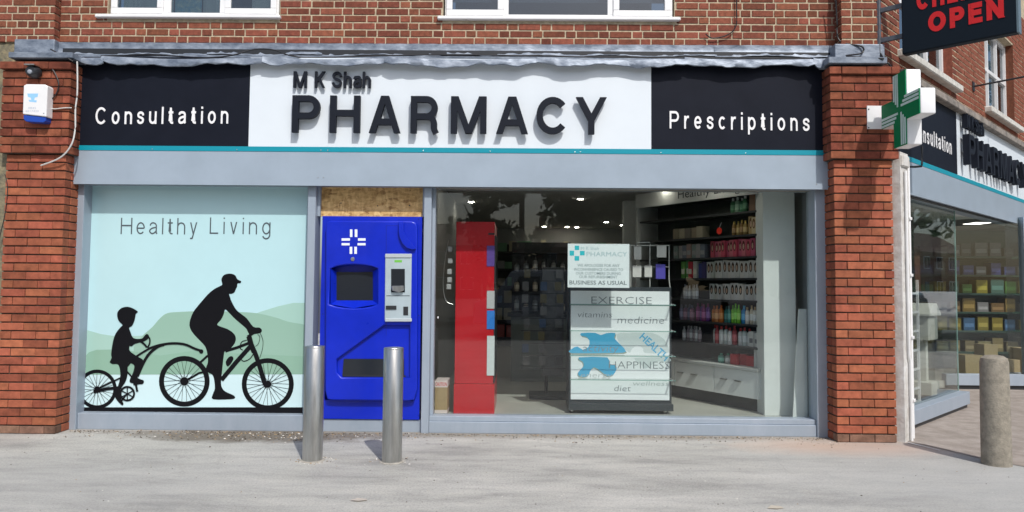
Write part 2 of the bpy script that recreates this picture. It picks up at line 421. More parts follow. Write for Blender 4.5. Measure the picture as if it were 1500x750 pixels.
def pavement_mat():
    m = bpy.data.materials.new('pavement'); m.use_nodes = True
    n = m.node_tree.nodes; l = m.node_tree.links; b = n['Principled BSDF']; b.inputs['Roughness'].default_value = .92
    g = n.new('ShaderNodeNewGeometry')
    def noise(sc, det=6, rough=.6, st=None, dist=0):
        z = n.new('ShaderNodeTexNoise'); z.inputs['Scale'].default_value = sc; z.inputs['Detail'].default_value = det; z.inputs['Roughness'].default_value = rough; z.inputs['Distortion'].default_value = dist
        if st:
            mp = n.new('ShaderNodeMapping'); mp.inputs['Scale'].default_value = st; l.new(g.outputs['Position'], mp.inputs[0]); l.new(mp.outputs[0], z.inputs[0])
        else: l.new(g.outputs['Position'], z.inputs[0])
        return z.outputs[0]
    def ramp(v, stops):
        r = n.new('ShaderNodeValToRGB'); e = r.color_ramp.elements
        e[0].position, e[0].color = stops[0][0], stops[0][1] + (1,); e[1].position, e[1].color = stops[-1][0], stops[-1][1] + (1,)
        for p, c in stops[1:-1]: q = e.new(p); q.color = c + (1,)
        l.new(v, r.inputs[0]); return r.outputs[0]
    def mix(f, a, c, mode='MIX'):
        x = n.new('ShaderNodeMixRGB'); x.blend_type = mode
        if isinstance(f, float): x.inputs[0].default_value = f
        else: l.new(f, x.inputs[0])
        for s, v in ((1, a), (2, c)):
            if isinstance(v, tuple): x.inputs[s].default_value = v + (1,)
            else: l.new(v, x.inputs[s])
        return x.outputs[0]
    def math_(op, a, c=None):
        x = n.new('ShaderNodeMath'); x.operation = op
        for s, v in ((0, a), (1, c)):
            if v is None: continue
            if isinstance(v, (int, float)): x.inputs[s].default_value = v
            else: l.new(v, x.inputs[s])
        return x.outputs[0]
    base = ramp(noise(1.1, 8, .62, (.5, 1.6, 1)), [(.32, (.29, .285, .27)), (.48, (.42, .413, .385)), (.62, (.48, .47, .44)), (.74, (.56, .55, .515))])
    base = mix(.8, base, ramp(noise(3.2, 9, .72, (.8, 2.2, 1), .6), [(.3, (.74, .74, .75)), (.5, (1, 1, 1)), (.7, (1.13, 1.12, 1.09))]), 'MULTIPLY')
    base = mix(.55, base, ramp(noise(60, 3), [(.3, (.55, .55, .55)), (.5, (1, 1, 1)), (.72, (1.25, 1.25, 1.22))]), 'MULTIPLY')
    base = mix(.35, base, ramp(noise(240, 2), [(.32, (.3, .3, .3)), (.6, (1.15, 1.15, 1.15))]), 'MULTIPLY')
    # trodden gum and oil spots
    gv = n.new('ShaderNodeTexVoronoi'); gv.inputs['Scale'].default_value = 2.6; gv.inputs['Randomness'].default_value = 1; l.new(g.outputs['Position'], gv.inputs['Vector'])
    gs = n.new('ShaderNodeSeparateColor'); l.new(gv.outputs['Color'], gs.inputs[0])
    gth = math_('MULTIPLY', gs.outputs[0], .075)
    gsel = math_('MULTIPLY', math_('LESS_THAN', gv.outputs['Distance'], gth), math_('GREATER_THAN', gs.outputs[1], .45))
    base = mix(math_('MULTIPLY', gsel, .42), base, (.17, .16, .15))
    # fine cracks
    vo = n.new('ShaderNodeTexVoronoi'); vo.feature = 'DISTANCE_TO_EDGE'; vo.inputs['Scale'].default_value = .9
    mpv = n.new('ShaderNodeMixRGB'); mpv.inputs[0].default_value = .22; l.new(g.outputs['Position'], mpv.inputs[1])
    nzv = n.new('ShaderNodeTexNoise'); nzv.inputs['Scale'].default_value = 3.5; nzv.inputs['Detail'].default_value = 7; l.new(g.outputs['Position'], nzv.inputs[0]); l.new(nzv.outputs[1], mpv.inputs[2])
    l.new(mpv.outputs[0], vo.inputs['Vector'])
    ck = math_('MULTIPLY', math_('LESS_THAN', vo.outputs['Distance'], .004), math_('GREATER_THAN', noise(.8, 3), .52))
    base = mix(math_('MULTIPLY', ck, .16), base, (.12, .11, .095))
    sep = n.new('ShaderNodeSeparateXYZ'); l.new(g.outputs['Position'], sep.inputs[0])
    def blob(cx, cy, rx, ry, soft=.5, ns=3.0, amp=.9):
        dx = math_('DIVIDE', math_('SUBTRACT', sep.outputs[0], cx), rx); dy = math_('DIVIDE', math_('SUBTRACT', sep.outputs[1], cy), ry)
        d = math_('SQRT', math_('ADD', math_('MULTIPLY', dx, dx), math_('MULTIPLY', dy, dy)))
        d = math_('ADD', d, math_('MULTIPLY', math_('SUBTRACT', noise(ns, 6, .7), .5), amp * 2))
        mr = n.new('ShaderNodeMapRange'); mr.inputs[1].default_value = 1 + soft; mr.inputs[2].default_value = 1 - soft; l.new(d, mr.inputs[0]); return mr.outputs[0]
    base = mix(math_('MULTIPLY', blob(-2.45, -.2, 1.05, .27, .3, 4), .95), base, (.15, .13, .105))       # damp dirt below the graphic
    base = mix(math_('MULTIPLY', blob(0, -.05, 4.2, .13, .6, 6, .7), .62), base, (.17, .145, .115))         # dirt line along the foot of the shopfront
    base = mix(math_('MULTIPLY', blob(3.05, -.42, .85, .3, .6, 3, .6), .6), base, (.55, .34, .225))         # brick dust
    base = mix(math_('MULTIPLY', blob(4.2, -1.6, 1.9, 1.3, .6, 1.5, .6), .55), base, (.37, .38, .375))      # greyer patched area to the right
    base = mix(math_('MULTIPLY', blob(-3.4, -1.9, 1.6, .7, .6, 1.5, .7), .4), base, (.34, .34, .33))
    l.new(base, b.inputs['Base Color'])
    bp = n.new('ShaderNodeBump'); bp.inputs['Strength'].default_value = .55; bp.inputs['Distance'].default_value = .006
    l.new(math_('ADD', noise(90, 5), math_('MULTIPLY', noise(9, 4), 1.5)), bp.inputs['Height']); l.new(bp.outputs[0], b.inputs['Normal'])
    return m
PAVE = pavement_mat()
FORE = mat('side_forecourt', (.24, .205, .175), .95, col2=(.37, .325, .29), scale=5, bump=.6, bscale=70)
# pavement sheet reaching under the buildings, kerb and carriageway behind the photographer
structure('pavement', MB().box(-14, 16, -11.5, 14, -.129, 0), PAVE)
kp = MB()
for i in range(32): kp.box(-14.5 + i * .92, -14.5 + i * .92 + .905, -11.66, -11.505, -.129, .012)
structure('kerb', kp, mat('kerb_stone', (.32, .31, .29), .9, var=.2, scale=7, bump=.3), bevel=.012)
# brown forecourt in front of the side window
fp = [(1327, 646), (1378, 658), (1445, 674), (1500, 684)]
fw = [WG(x, y) for x, y in fp]
far = [SIDE((9, -.2, 0)), SIDE((9, .9, 0)), SIDE((.2, .9, 0)), SIDE((.2, .1, 0))]
poly = [(p.x, p.y) for p in fw] + [(8.5, -1.6)] + [(p.x, p.y) for p in far]
mbf = MB().add([(x, y, .004) for x, y in poly], [list(range(len(poly)))])
structure('side_pavement', mbf, FORE)
a, b_ = WG(1330, 648, .006), WG(1377, 659.5, .006)
dd = (b_ - a).normalized(); nn = Vector((-dd.y, dd.x, 0)) * .012
solo('painted_line', MB().add([a - nn, b_ - nn * .6, b_ + nn * .6, a + nn], [(0, 1, 2, 3)]), WPVC, 'thin white painted line on the ground by the downpipe foot', 'line')

# shop interior shell
FZ = .12
shell = [(-.95, .19), (3.3, .19), (3.75, .25)] + [tuple(SIDE((s, o, 0))[:2]) for s, o in ((.35, .3), (2.1, .3), (2.1, .95), (4.3, .95), (5.15, .3), (9.2, .3))] + [(9.6, 9), (-.95, 9)]
structure('shop_floor', MB().add([(x, y, FZ) for x, y in shell] + [(x, y, .02) for x, y in shell], [list(range(len(shell)))] + [[i, (i + 1) % len(shell), (i + 1) % len(shell) + len(shell), i + len(shell)] for i in range(len(shell))]), FLOORM)
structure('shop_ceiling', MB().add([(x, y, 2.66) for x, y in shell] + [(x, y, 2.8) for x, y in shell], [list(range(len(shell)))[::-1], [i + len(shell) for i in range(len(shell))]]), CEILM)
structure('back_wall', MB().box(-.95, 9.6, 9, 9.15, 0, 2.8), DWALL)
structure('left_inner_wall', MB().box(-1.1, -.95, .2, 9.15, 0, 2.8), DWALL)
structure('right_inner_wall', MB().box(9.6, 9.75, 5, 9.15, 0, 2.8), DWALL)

# ================================================================== BRICK PILLARS
def pillar(label, px_l, px_r, ptop, pbot, seedstart, rightside):
    x0, x1 = px_l, px_r
    t = thing('brick_pillar', label, 'pillar', (x0, -.22, 0))
    wdt = x1 - x0; pitch = .0805
    zc = wz(1260 if rightside else 50, 227 if rightside else 219, -.22)     # underside of the proud upper part
    n1 = int(zc / pitch); zc = n1 * pitch
    ztop = wz(1260 if rightside else 50, ptop, -.26)
    n2 = round((ztop - zc) / pitch)
    part('mortar_core', MB().box(x0 + .012, x1 - .012, -.208, .25, -.05, zc).box(x0 - .03, x1 + .03, -.253, .25, zc, zc + n2 * pitch), MORT_P, t)
    lay(t, 0, wdt, .004, n1, pitch, .2345, BRICK_P, .0125, 0, .10, 'stretcher', start=seedstart, vj=.005)
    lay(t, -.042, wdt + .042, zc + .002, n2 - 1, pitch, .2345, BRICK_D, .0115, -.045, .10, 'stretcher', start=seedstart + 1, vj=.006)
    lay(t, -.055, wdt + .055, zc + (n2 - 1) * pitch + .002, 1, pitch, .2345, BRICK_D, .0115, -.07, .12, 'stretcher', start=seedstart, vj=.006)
    # returns: the side faces carry bricks too
    for sx in (0, wdt):
        side = []
        for c in range(n1 + n2):
            up = c >= n1; z = c * pitch + .004
            xx = (-.042 if up else 0) if sx == 0 else wdt + (.042 if up else 0) - .1
            y0 = (.057 if up else .105)
            L = .13
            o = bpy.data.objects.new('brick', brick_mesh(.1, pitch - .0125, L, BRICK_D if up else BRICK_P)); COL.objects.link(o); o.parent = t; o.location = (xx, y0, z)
    return t, zc, zc + n2 * pitch
LX0, LX1 = wx(0, 450, -.22), wx(88, 450, -.22)
RX0, RX1 = wx(1224, 450, -.22), wx(1310.5, 450, -.22)
pil_l, _, ztl = pillar('orange brick pillar at the left carrying the white alarm box', LX0, LX1, 87, 620, 0, False)
pil_r, _, ztr = pillar('orange brick pillar at the right corner behind the green cross', RX0, RX1, 93, 640, 1, True)
# rendered strip of the neighbouring front, with rough dirt
solo('neighbour_pier', MB().box(LX0 - .9, LX0 - .02, -.16, .2, -.02, ztl - .05).box(LX0 - .9, wx(22, 70, .07), .07, .2, ztl - .049, wz(40, 60, .05)), mat('rough_render', (.30, .25, .15), .95, col2=(.10, .10, .08), scale=16, bump=1, bscale=30),
     'narrow strip of rough yellowish render at the far left edge', 'wall')

# ================================================================== UPPER FRONT WALL
zl = wz(700, 62, YU)             # top of the lead
UXL, UXR = wx(84, 30, YU), wx(1226, 30, YU)
win1 = (wx(158, 10, YU), wx(410, 10, YU)); win2 = (wx(649, 10, YU), wx(988, 10, YU))
zs1 = wz(280, 24, YU); zs2 = wz(820, 27, YU)
pitchU = .0748
zU0 = zl - .02
up = thing('upper_brick_wall', 'red brick upstairs wall with cream mortar between the two brick piers', 'wall', (UXL, YU, zU0))
mb = MB(); ztop_w = 6.4; zb0 = zU0 - .3; zo = zs1 + 1.15
xs = [UXL - .02, win1[0], win1[1], win2[0], win2[1], UXR + .02]
mb.box(xs[0], xs[5], YU + .004, YU + .25, zb0, zs1)
for i in (0, 2, 4): mb.box(xs[i], xs[i + 1], YU + .004, YU + .25, zs1, zo)
mb.box(xs[0], xs[5], YU + .004, YU + .25, zo, ztop_w)
part('mortar_core', mb, MORT_U, up)
holes = [(win1[0] - UXL, win1[1] - UXL, zs1 - zU0 - .01, 9), (win2[0] - UXL, win2[1] - UXL, zs2 - zU0 - .01, 9)]
# (loc, so local) front bricks, Flemish bond
bks = lay(up, 0, UXR - UXL, 0, 7, pitchU, .228, BRICK_U, .0135, 0, .05, 'flemish', holes=holes, vj=.012)

def pier(label, x0, x1, y, z0, bond, nc):
    t = thing('brick_pier', label, 'pier', (x0, y, z0))
    part('mortar_core', MB().box(x0 + .01, x1 - .01, y + .004, YU + .2, z0, ztop_w), MORT_U, t)
    lay(t, 0, x1 - x0, 0, nc, pitchU, .228, BRICK_U, .0135, 0, .06, bond, vj=.012)
    for c in range(nc):
        o = bpy.data.objects.new('brick', brick_mesh(.06, pitchU - .0135, .09, BRICK_U)); COL.objects.link(o); o.parent = t
        o.location = ((x1 - x0 - .0605) if x0 < 0 else .0005, .0652, c * pitchU)
    return t
PYL, PYR = .05, -.02
pier('left upstairs brick pier standing proud of the wall over the alarm pillar', wx(-130, 30, PYL), wx(80, 30, PYL), PYL, wz(40, 60, PYL) - .01, 'english', 8)
pier('right upstairs brick pier in shade behind the hanging sign bracket', wx(1232, 30, PYR), wx(1285.5, 30, PYR), PYR, wz(1250, 66, PYR) - .01, 'english', 8)

# ------------------------------------------------------------------ upstairs windows
CURT = mat('net_curtain', (.62, .66, .64), .9, var=.12, scale=9, stretch=(6, 1, .5))
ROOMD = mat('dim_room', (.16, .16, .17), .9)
def upstairs_window(label, xa, xb, zs, casements, sillpx, items):
    y = YU + .03; top = zs + 1.12
    t = thing('upstairs_window', label, 'window', (xa, y, zs))
    # sill
    part('sill', MB().box(sillpx[0], sillpx[1], YU - .045, YU + .1, zs - .028, zs + .008), WPVC, t, bevel=.008)
    f = MB(); fw_ = .045
    f.box(xa, xb, y, y + .07, zs + .008, zs + .05).box(xa, xb, y, y + .07, top - fw_, top).box(xa, xa + fw_, y, y + .07, zs + .05, top - fw_).box(xb - fw_, xb, y, y + .07, zs + .05, top - fw_)
    for m_ in casements['mull']: f.box(m_[0], m_[1], y - .001, y + .069, zs + .049, top - fw_ + .001)
    part('frame', f, WPVC, t, bevel=.004)
    for (c0, c1) in casements['open']:
        cm = MB(); cw = .062; z0 = zs + .03; z1 = top - .03
        cm.box(c0, c1, y - .022, y + .03, z0, z0 + cw).box(c0, c1, y - .022, y + .03, z1 - cw, z1).box(c0, c0 + cw, y - .022, y + .03, z0 + cw, z1 - cw).box(c1 - cw, c1, y - .022, y + .03, z0 + cw, z1 - cw)
        c = part('casement', cm, WPVC, t, bevel=.007, seg=2)
        part('pane', MB().box(c0 + cw, c1 - cw, y - .002, y + .004, z0 + cw, z1 - cw), GLASSU, c)
    for (c0, c1) in casements['fixed']:
        part('pane', MB().box(c0, c1, y + .02, y + .026, zs + .05, top - fw_), GLASSU, t)
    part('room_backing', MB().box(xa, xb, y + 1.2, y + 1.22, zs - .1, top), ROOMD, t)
    for nm, c0, c1, z0, z1, yy, m_ in items:
        part(nm, MB().box(c0, c1, y + yy, y + yy + .01, z0, z1), m_, t)
    return t
X_ = lambda px: wx(px, 8, YU + .03)
upstairs_window('white upstairs window with net curtain and blue pattern, above the black Consultation panel', X_(162), X_(409), zs1,
    dict(mull=[(X_(240), X_(250)), (X_(322), X_(330))], open=[(X_(164), X_(240)), (X_(330), X_(406))], fixed=[(X_(250), X_(322))]),
    (X_(145), X_(414)),
    [('curtain', X_(172), X_(236), zs1 + .03, zs1 + 1.0, .12, CURT), ('patterned_box', X_(250), X_(289), zs1 + .05, zs1 + .42, .1, mat('blue_pattern', (.12, .42, .62), .7, col2=(.6, .72, .6), scale=22)),
     ('curtain', X_(289), X_(323), zs1 + .05, zs1 + 1.0, .14, CURT), ('curtain', X_(362), X_(402), zs1 + .05, zs1 + 1.0, .14, CURT)])
upstairs_window('wide white upstairs window with plain dark panes, above the white sign panel', X_(652), X_(985), zs2,
    dict(mull=[(X_(738), X_(745)), (X_(890), X_(898))], open=[(X_(654), X_(738)), (X_(898), X_(982))], fixed=[(X_(745), X_(890))]),
    (X_(642), X_(995)), [('blind', X_(656), X_(984), zs2 + .25, zs2 + 1.1, .2, mat('grey_blind', (.22, .25, .3), .8))])

# ================================================================== LEAD FLASHING
t = thing('lead_flashing', 'crumpled grey lead flashing running along the top of the shop sign', 'flashing', (wx(650, 80, -.1), -.1, wz(650, 90, -.1)))
zdrop = lambda px: wz(px, 97 + (px - 650) * .0035, -.18)
# upstand sheets against the wall
ups = [79, 305, 470, 655, 846, 1046, 1222]
for i in range(len(ups) - 1):
    a, b = ups[i], ups[i + 1] + 3; n = 26; vs = []; fs = []
    yo = .112 - .004 * (i % 2)
    for k in range(n + 1):
        px = a + (b - a) * k / n
        zt = wz(px, 62 + (px - 88) * .0045 + random.uniform(-.3, .3), yo); zb = wz(px, 79.5 + (px - 88) * .003 + 1.2 * math.sin(px * .05 + i) + random.uniform(-.4, .4), yo - .03)
        rows = [(yo + .03, zt + .004), (yo - .006, zt), (yo + random.uniform(-.010, .006), zt * .6 + zb * .4), (yo - .012 + random.uniform(-.012, .010), zt * .25 + zb * .75), (yo - .035, zb), (yo - .03, zb)]
        x = wx(px, 70, yo)
        for (yy, zz) in rows: vs.append((x, yy, zz))
    m = 6
    for k in range(n):
        for r_ in range(m - 1): fs.append((k * m + r_, (k + 1) * m + r_, (k + 1) * m + r_ + 1, k * m + r_ + 1))
    part('upstand_sheet', MB().add(vs, fs), LEAD, t, smooth=True)
# sagging aprons over the top of the sign
aps = [100, 148, 384, 563, 786, 1003, 1192, 1216]
for i in range(len(aps) - 1):
    a, b = aps[i], aps[i + 1] + (4 if i < len(aps) - 2 else 0); n = max(10, int((b - a) / 6)); vs = []; fs = []
    ph = random.uniform(0, 6)
    for k in range(n + 1):
        u = k / n; px = a + (b - a) * u
        yo = -.17 + .012 * math.sin(px * .043 + ph)
        w1 = 1.7 * math.sin(px * .062 + ph) + 1.5 * math.sin(px * .027 + 2 * ph) + .8 * math.sin(px * .17 + ph) + random.uniform(-.6, .6)
        edge = 97 + (px - 650) * .003 + w1 - 6 * math.exp(-u * 9) - 4.5 * math.exp(-(1 - u) * 12)
        topy = 85.5 + (px - 650) * .002 - 2.5 * math.exp(-u * 7) + 1.0 * math.sin(px * .03)
        zb = wz(px, edge, yo); zt = wz(px, topy, yo)
        x = wx(px, 90, yo)
        rows = [(.10, zt + .012), (-.05, zt + .006), (yo + .03, zt + .004), (yo + .004, zt - .006), (yo + random.uniform(-.014, .006), (zt + zb) / 2), (yo - .006 + random.uniform(-.004, .004), zb + .006), (yo + .002, zb), (yo + .012, zb + .004)]
        for yy, zz in rows: vs.append((x, yy, zz))
    m = 8
    for k in range(n):
        for r_ in range(m - 1): fs.append((k * m + r_, (k + 1) * m + r_, (k + 1) * m + r_ + 1, k * m + r_ + 1))
    part('apron_sheet', MB().add(vs, fs), LEAD, t, smooth=True)
# intermediate layer seen in the gap, and a dark strip painting the void's shade
part('under_layer', MB().box(wx(92, 82, .03), wx(1218, 82, .03), .03, .04, wz(650, 90, .03), wz(650, 82.5, .03)), LEAD, t)
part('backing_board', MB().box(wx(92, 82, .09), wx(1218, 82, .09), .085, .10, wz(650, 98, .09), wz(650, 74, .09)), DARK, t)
def lead_cap(label, a, b, yup, yp, topy, midy, boty):
    t = thing('pillar_flashing', label, 'flashing', (wx((a + b) / 2, midy, yup), yup, wz(a, midy, yup)))
    mb = MB(); y1 = yup - .012
    mb.box(wx(a + 9, topy, y1), wx(b - 26 if a < 300 else b - 4, topy, y1), y1, yup + .15, wz(a, midy, y1) - .02, wz(a, topy, y1))
    part('upstand_sheet', mb, LEAD, t, bevel=.008, seg=2)
    y2 = yp - .03
    x0, x1 = wx(a, midy, y2), wx(b, midy, y2)
    zt, zb = wz(a, midy + 1, y2), wz(a, boty, y2)
    mb = MB().add([(x0, yup - .013, zt + .02), (x1, yup - .013, zt + .02), (x1, y2, zt), (x0, y2, zt), (x1, y2 + .004, zb), (x0, y2 + .004, zb), (x0, .12, zb), (x1, .12, zb), (x0, .12, zt), (x1, .12, zt)],
                  [(0, 1, 2, 3), (3, 2, 4, 5), (3, 5, 6, 8, 0), (2, 1, 9, 7, 4), (5, 4, 7, 6), (0, 8, 9, 1)])
    part('cap_sheet', mb, LEAD, t, bevel=.005)
lead_cap('folded lead cap on top of the left brick pillar', 12, 106, PYL, -.29, 57, 75, 84)
lead_cap('folded lead cap on top of the right brick pillar', 1214, 1300, PYR, -.29, 64, 82, 92)

# ================================================================== FRONT SIGN
FX0, FX1 = wx(106, 150, YF), wx(1212, 160, YF)
zf_bot = (wz(105, 212.5, YF) + wz(1210, 220.5, YF)) / 2      # top of the teal strip
zf_teal = (wz(105, 219.5, YF) + wz(1210, 228, YF)) / 2
zf_box = (wz(103, 269.5, YF) + wz(1210, 278, YF)) / 2
zf_top = wz(650, 86, YF)
sg = thing('shop_sign', 'long fascia sign reading M K Shah PHARMACY between two black panels above the front window', 'sign', ((FX0 + FX1) / 2, YF, zf_bot))
xb1, xb2 = wx(365.5, 150, YF), wx(954, 160, YF)
part('black_panel', MB().box(FX0, xb1 - .001, YF, YF + .05, zf_bot, zf_top), BLACKP, sg, label='black panel lettered Consultation')
part('white_panel', MB().box(xb1 + .001, xb2 - .001, YF - .002, YF + .05, zf_bot, zf_top), WHITEP, sg, label='white panel lettered M K Shah PHARMACY')
part('black_panel', MB().box(xb2 + .001, FX1, YF, YF + .05, zf_bot, zf_top), BLACKP, sg, label='black panel lettered Prescriptions')
ts = part('teal_strip', MB().box(FX0 - .01, FX1, YF - .006, YF + .05, zf_teal, zf_bot - .001), TEAL, sg)
for px in (223, 347, 470, 480, 620, 718, 842, 850, 968, 1092):
    c = W(px, 217 + (px - 200) * .006, YF - .006)
    part('screw', MB().lathe((0, 0, 0), [(.005, 0), (.005, .003), (.002, .004)], 8).xf(lambda v: Vector((c.x + v.x, YF - .006 - v.z, zf_teal + .014 + v.y))), STEEL, ts)
def ztext(px, py, Y): return wz(px, py, Y)
yl = YF - .006
set_text('Consultation', .135, (wx(139.5, 182, yl), ztext(139.5, 182, yl), wx(334, 181, yl), ztext(334, 181, yl), ztext(139, 157, yl) - ztext(139, 182, yl)), yl, YF + .001, LETW, sg, gap=.40)
set_text('Prescriptions', .135, (wx(981, 188, yl), ztext(981, 188, yl), wx(1186, 192, yl), ztext(1186, 192, yl), ztext(981, 162.5, yl) - ztext(981, 188, yl)), yl, YF + .001, LETW, sg, gap=.42)
# big raised letters, each set where it stands
yk = YF - .08
for ch, a, b in zip('PHARMACY', (51, 217, 388, 573, 750, 948, 1127, 1300), (173, 350, 530, 698, 907, 1092, 1270, 1438)):
    a = 410 + a / 3; b = 410 + b / 3; mid = (a + b) / 2
    yt = 139.3 + (mid - 427) * .0065; yb = 193.6 + (mid - 427) * .0062
    set_text(ch, .168, (wx(a, yb, yk), wz(mid, yb, yk), wx(b, yb, yk), wz(mid, yb, yk), wz(mid, yt, yk) - wz(mid, yb, yk)), yk, YF - .038, LETK, sg)
yk2 = YF - .046
for ch, a, b in zip('MKShah', (58, 152, 228, 279, 322, 362), (117, 197, 271, 315, 358, 399)):
    a = 410 + a / 3; b = 410 + b / 3; mid = (a + b) / 2
    yt = 104.2 + (mid - 427) * .006; yb = 128 + (mid - 427) * .006
    set_text(ch, .17, (wx(a, yb, yk2), wz(mid, yb, yk2), wx(b, yb, yk2), wz(mid, yb, yk2), wz(mid, yt, yk2) - wz(mid, yb, yk2)), yk2, YF - .02, LETK, sg)

bx = thing('shutter_housing', 'long pale lilac grey shutter box under the front sign', 'shutter box', ((FX0 + FX1) / 2, YF, zf_box))
bp_ = part('cover_panel', MB().box(FX0 - .015, FX1 + .005, YF - .003, YF + .002, zf_box, zf_teal - .002).box(FX0 - .015, FX1 + .005, YF + .002, YG + .12, zf_box + .012, zf_teal - .002), FASC, bx, bevel=.002)
part('end_cap', MB().box(FX1 + .0055, FX1 + .009, YF - .004, YG, zf_box - .001, zf_teal), FRAME, bx)
part('shutter_slot', MB().box(FX0 + .05, FX1 - .05, YF + .035, YF + .06, zf_box + .004, zf_box + .0115), DARK, bx)
for px, py in ((466, 260), (474, 260), (108, 262), (1196, 270), (1204, 224)):
    c = W(px, py, YF)
    part('rivet', MB().lathe((0, 0, 0), [(.006, 0), (.005, .003)], 8).xf(lambda v: Vector((c.x + v.x, YF - .003 - v.z, c.z + v.y))), STEEL, bp_)

# ================================================================== SHOPFRONT
zt_m = zf_box + .02
M1 = (wx(96.5, 450), wx(117, 450)); M2 = (wx(447.5, 450), wx(459, 450)); M3 = (wx(619, 450), wx(630, 450)); M4 = (wx(1195.5, 450), wx(1215, 450))
gf = thing('shopfront_frame', 'grey aluminium frame around the printed Healthy Living window', 'window frame', ((M1[0] + M2[0]) / 2, 0, 0))
part('post', MB().box(M1[0], M1[1], 0, .20, 0, zt_m), FRAME, gf, bevel=.003)
part('post', MB().box(M2[0], M2[1], 0, .20, 0, zt_m), FRAME, gf, bevel=.003)
zr1 = (wz(270, 606.5, .03))
part('bottom_rail', MB().box(M1[1] + .001, M2[0] - .001, .03, .20, 0, zr1), FRAME, gf, bevel=.004)
part('inner_bead', MB().box(M2[0] - .03, M2[0] - .001, .09, .19, zr1 + .001, zt_m), FRAME, gf, bevel=.002)
# window between the machine and the pillar
wf = thing('shopfront_frame', 'grey aluminium frame of the large clear shop window', 'window frame', ((M3[0] + M4[0]) / 2, 0, 0))
part('post', MB().box(M3[0], M3[1], 0, .20, 0, zt_m), FRAME, wf, bevel=.003)
part('post', MB().box(M4[0], M4[1], 0, .22, 0, zt_m), FRAME, wf, bevel=.003)
zr2 = wz(900, 611.5, .06)
part('bottom_rail', MB().box(M3[1] + .001, M4[0] - .001, .022, .20, 0, zr2 - .05).box(M3[1] + .001, M4[0] - .001, .04, .20, zr2 - .049, zr2), FRAME, wf, bevel=.004)
G0, G1 = wx(637, 450, YG - .02), wx(1191, 450, YG - .02)
part('inner_bead', MB().box(M3[1] + .001, G0, .08, .20, zr2 + .001, zt_m), FRAME, wf, bevel=.002)
part('inner_bead', MB().box(G1, M4[0] - .001, .08, .20, zr2 + .001, zt_m), FRAME, wf, bevel=.002)
zgt = wz(900, 279, YG)
part('top_rail', MB().box(G0 + .001, G1 - .001, .10, .19, zgt, zt_m), mat('dull_rail', (.26, .25, .22), .5), wf)
part('window_pane', MB().box(G0 + .001, G1 - .001, YG, YG + .008, zr2 + .001, zgt - .001), GLASS, wf)
part('corner_sticker', MB().box(wx(640, 520, .15), wx(641.5, 520, .15), .1585, .159, 1.1, 1.12), PAPER, wf)
# threshold under the machine
mf = solo('machine_plinth', MB().box(M2[1] + .002, M3[0] - .002, .05, .22, 0, wz(540, 614.5, .05)).box(M2[1] + .002, M2[1] + .05, .048, .2, 0, .22), FRAME, 'grey metal plinth under the blue collection machine', 'plinth', bevel=.003)

# ------------------------------------------------------------------ printed window
IY = YG - .02
GX0, GX1 = wx(122, 450, IY) - .005, M2[0] - .031
gzb = zr1 + .001; gzt = wz(280, 275, IY) + .03
gr = thing('window_graphic', 'pale blue Healthy Living window print with black father and child cycling silhouettes', 'window print', ((GX0 + GX1) / 2, IY, gzb))
SKYP = mat('print_sky', (.47, .70, .74), .22, var=.02, scale=2, coat=.5)
HILL1 = mat('print_hill_pale', (.28, .46, .37), .25, coat=.5); HILL2 = mat('print_hill', (.25, .43, .33), .25, coat=.5); HILL3 = mat('print_hill_far', (.36, .57, .50), .25, coat=.5)
INK = mat('print_black', (.005, .005, .007), .35, spec=.2)
part('backing_pane', MB().box(GX0, GX1, IY, IY + .02, gzb, gzt), SKYP, gr)
FOOT = mat('print_foreground', (.58, .77, .80), .22, coat=.5)
def cr(x, y): return (100 + x / 3.126, 380 + y / 3.126)
def cw(q, Y=IY):
    p = W(*cr(q[0], q[1]), Y); return (p.x, p.z)
def layer(name, pts, m, e, sm=0, closed=True):
    P = smooth_pts([(x, y) for x, y in pts], True, sm) if sm else pts
    P = [cw(q) for q in P]; P = [(min(max(x, GX0 + .001), GX1 - .001), max(z, gzb + .001)) for x, z in P]
    return part(name, MB().prism(P, IY - e, IY - e + .0003), m, gr)
layer('foreground_print', [(20, 512), (1200, 512), (1200, 690), (20, 690)], FOOT, .0006)
layer('hill_print', [(20, 318), (80, 322), (150, 342), (220, 352), (320, 350), (420, 345), (420, 527), (20, 527)], HILL3, .0010)
layer('hill_print', [(840, 255), (880, 240), (960, 215), (1030, 199), (1085, 199), (1200, 215), (1200, 400), (840, 400)], HILL3, .0014)
layer('hill_print', smooth_pts([(300, 400), (340, 350), (385, 310), (420, 270), (455, 246), (520, 240), (640, 236), (760, 240), (860, 246), (950, 266), (1030, 290), (1200, 310)], n=4) + [(1200, 527), (300, 527)], HILL1, .0018)
layer('hill_print', [(20, 492), (60, 465), (95, 425), (130, 414), (220, 412), (330, 425), (420, 440), (560, 420), (760, 430), (1200, 445), (1200, 527), (20, 527)], HILL2, .0022)
E0 = .0028
def ink(name, polys=(), lines=(), e=E0):
    mb = MB(); k = 0
    for P in polys:
        mb.prism([cw(q) for q in P], IY - e - k, IY - e - k + .0003); k += .0004
    for pts, w in lines:
        L = [(x, y) for x, y in pts]
        add_ribbon(mb, L, w, IY - e - k, IY - e - k + .0003, lambda q: cw((q[0], q[1]))); k += .00008
    return part(name, mb, INK, gr)
def circ(cx, cy, r, n=44): return [(cx + r * math.cos(2 * math.pi * i / n), cy + r * math.sin(2 * math.pi * i / n)) for i in range(n + 1)]
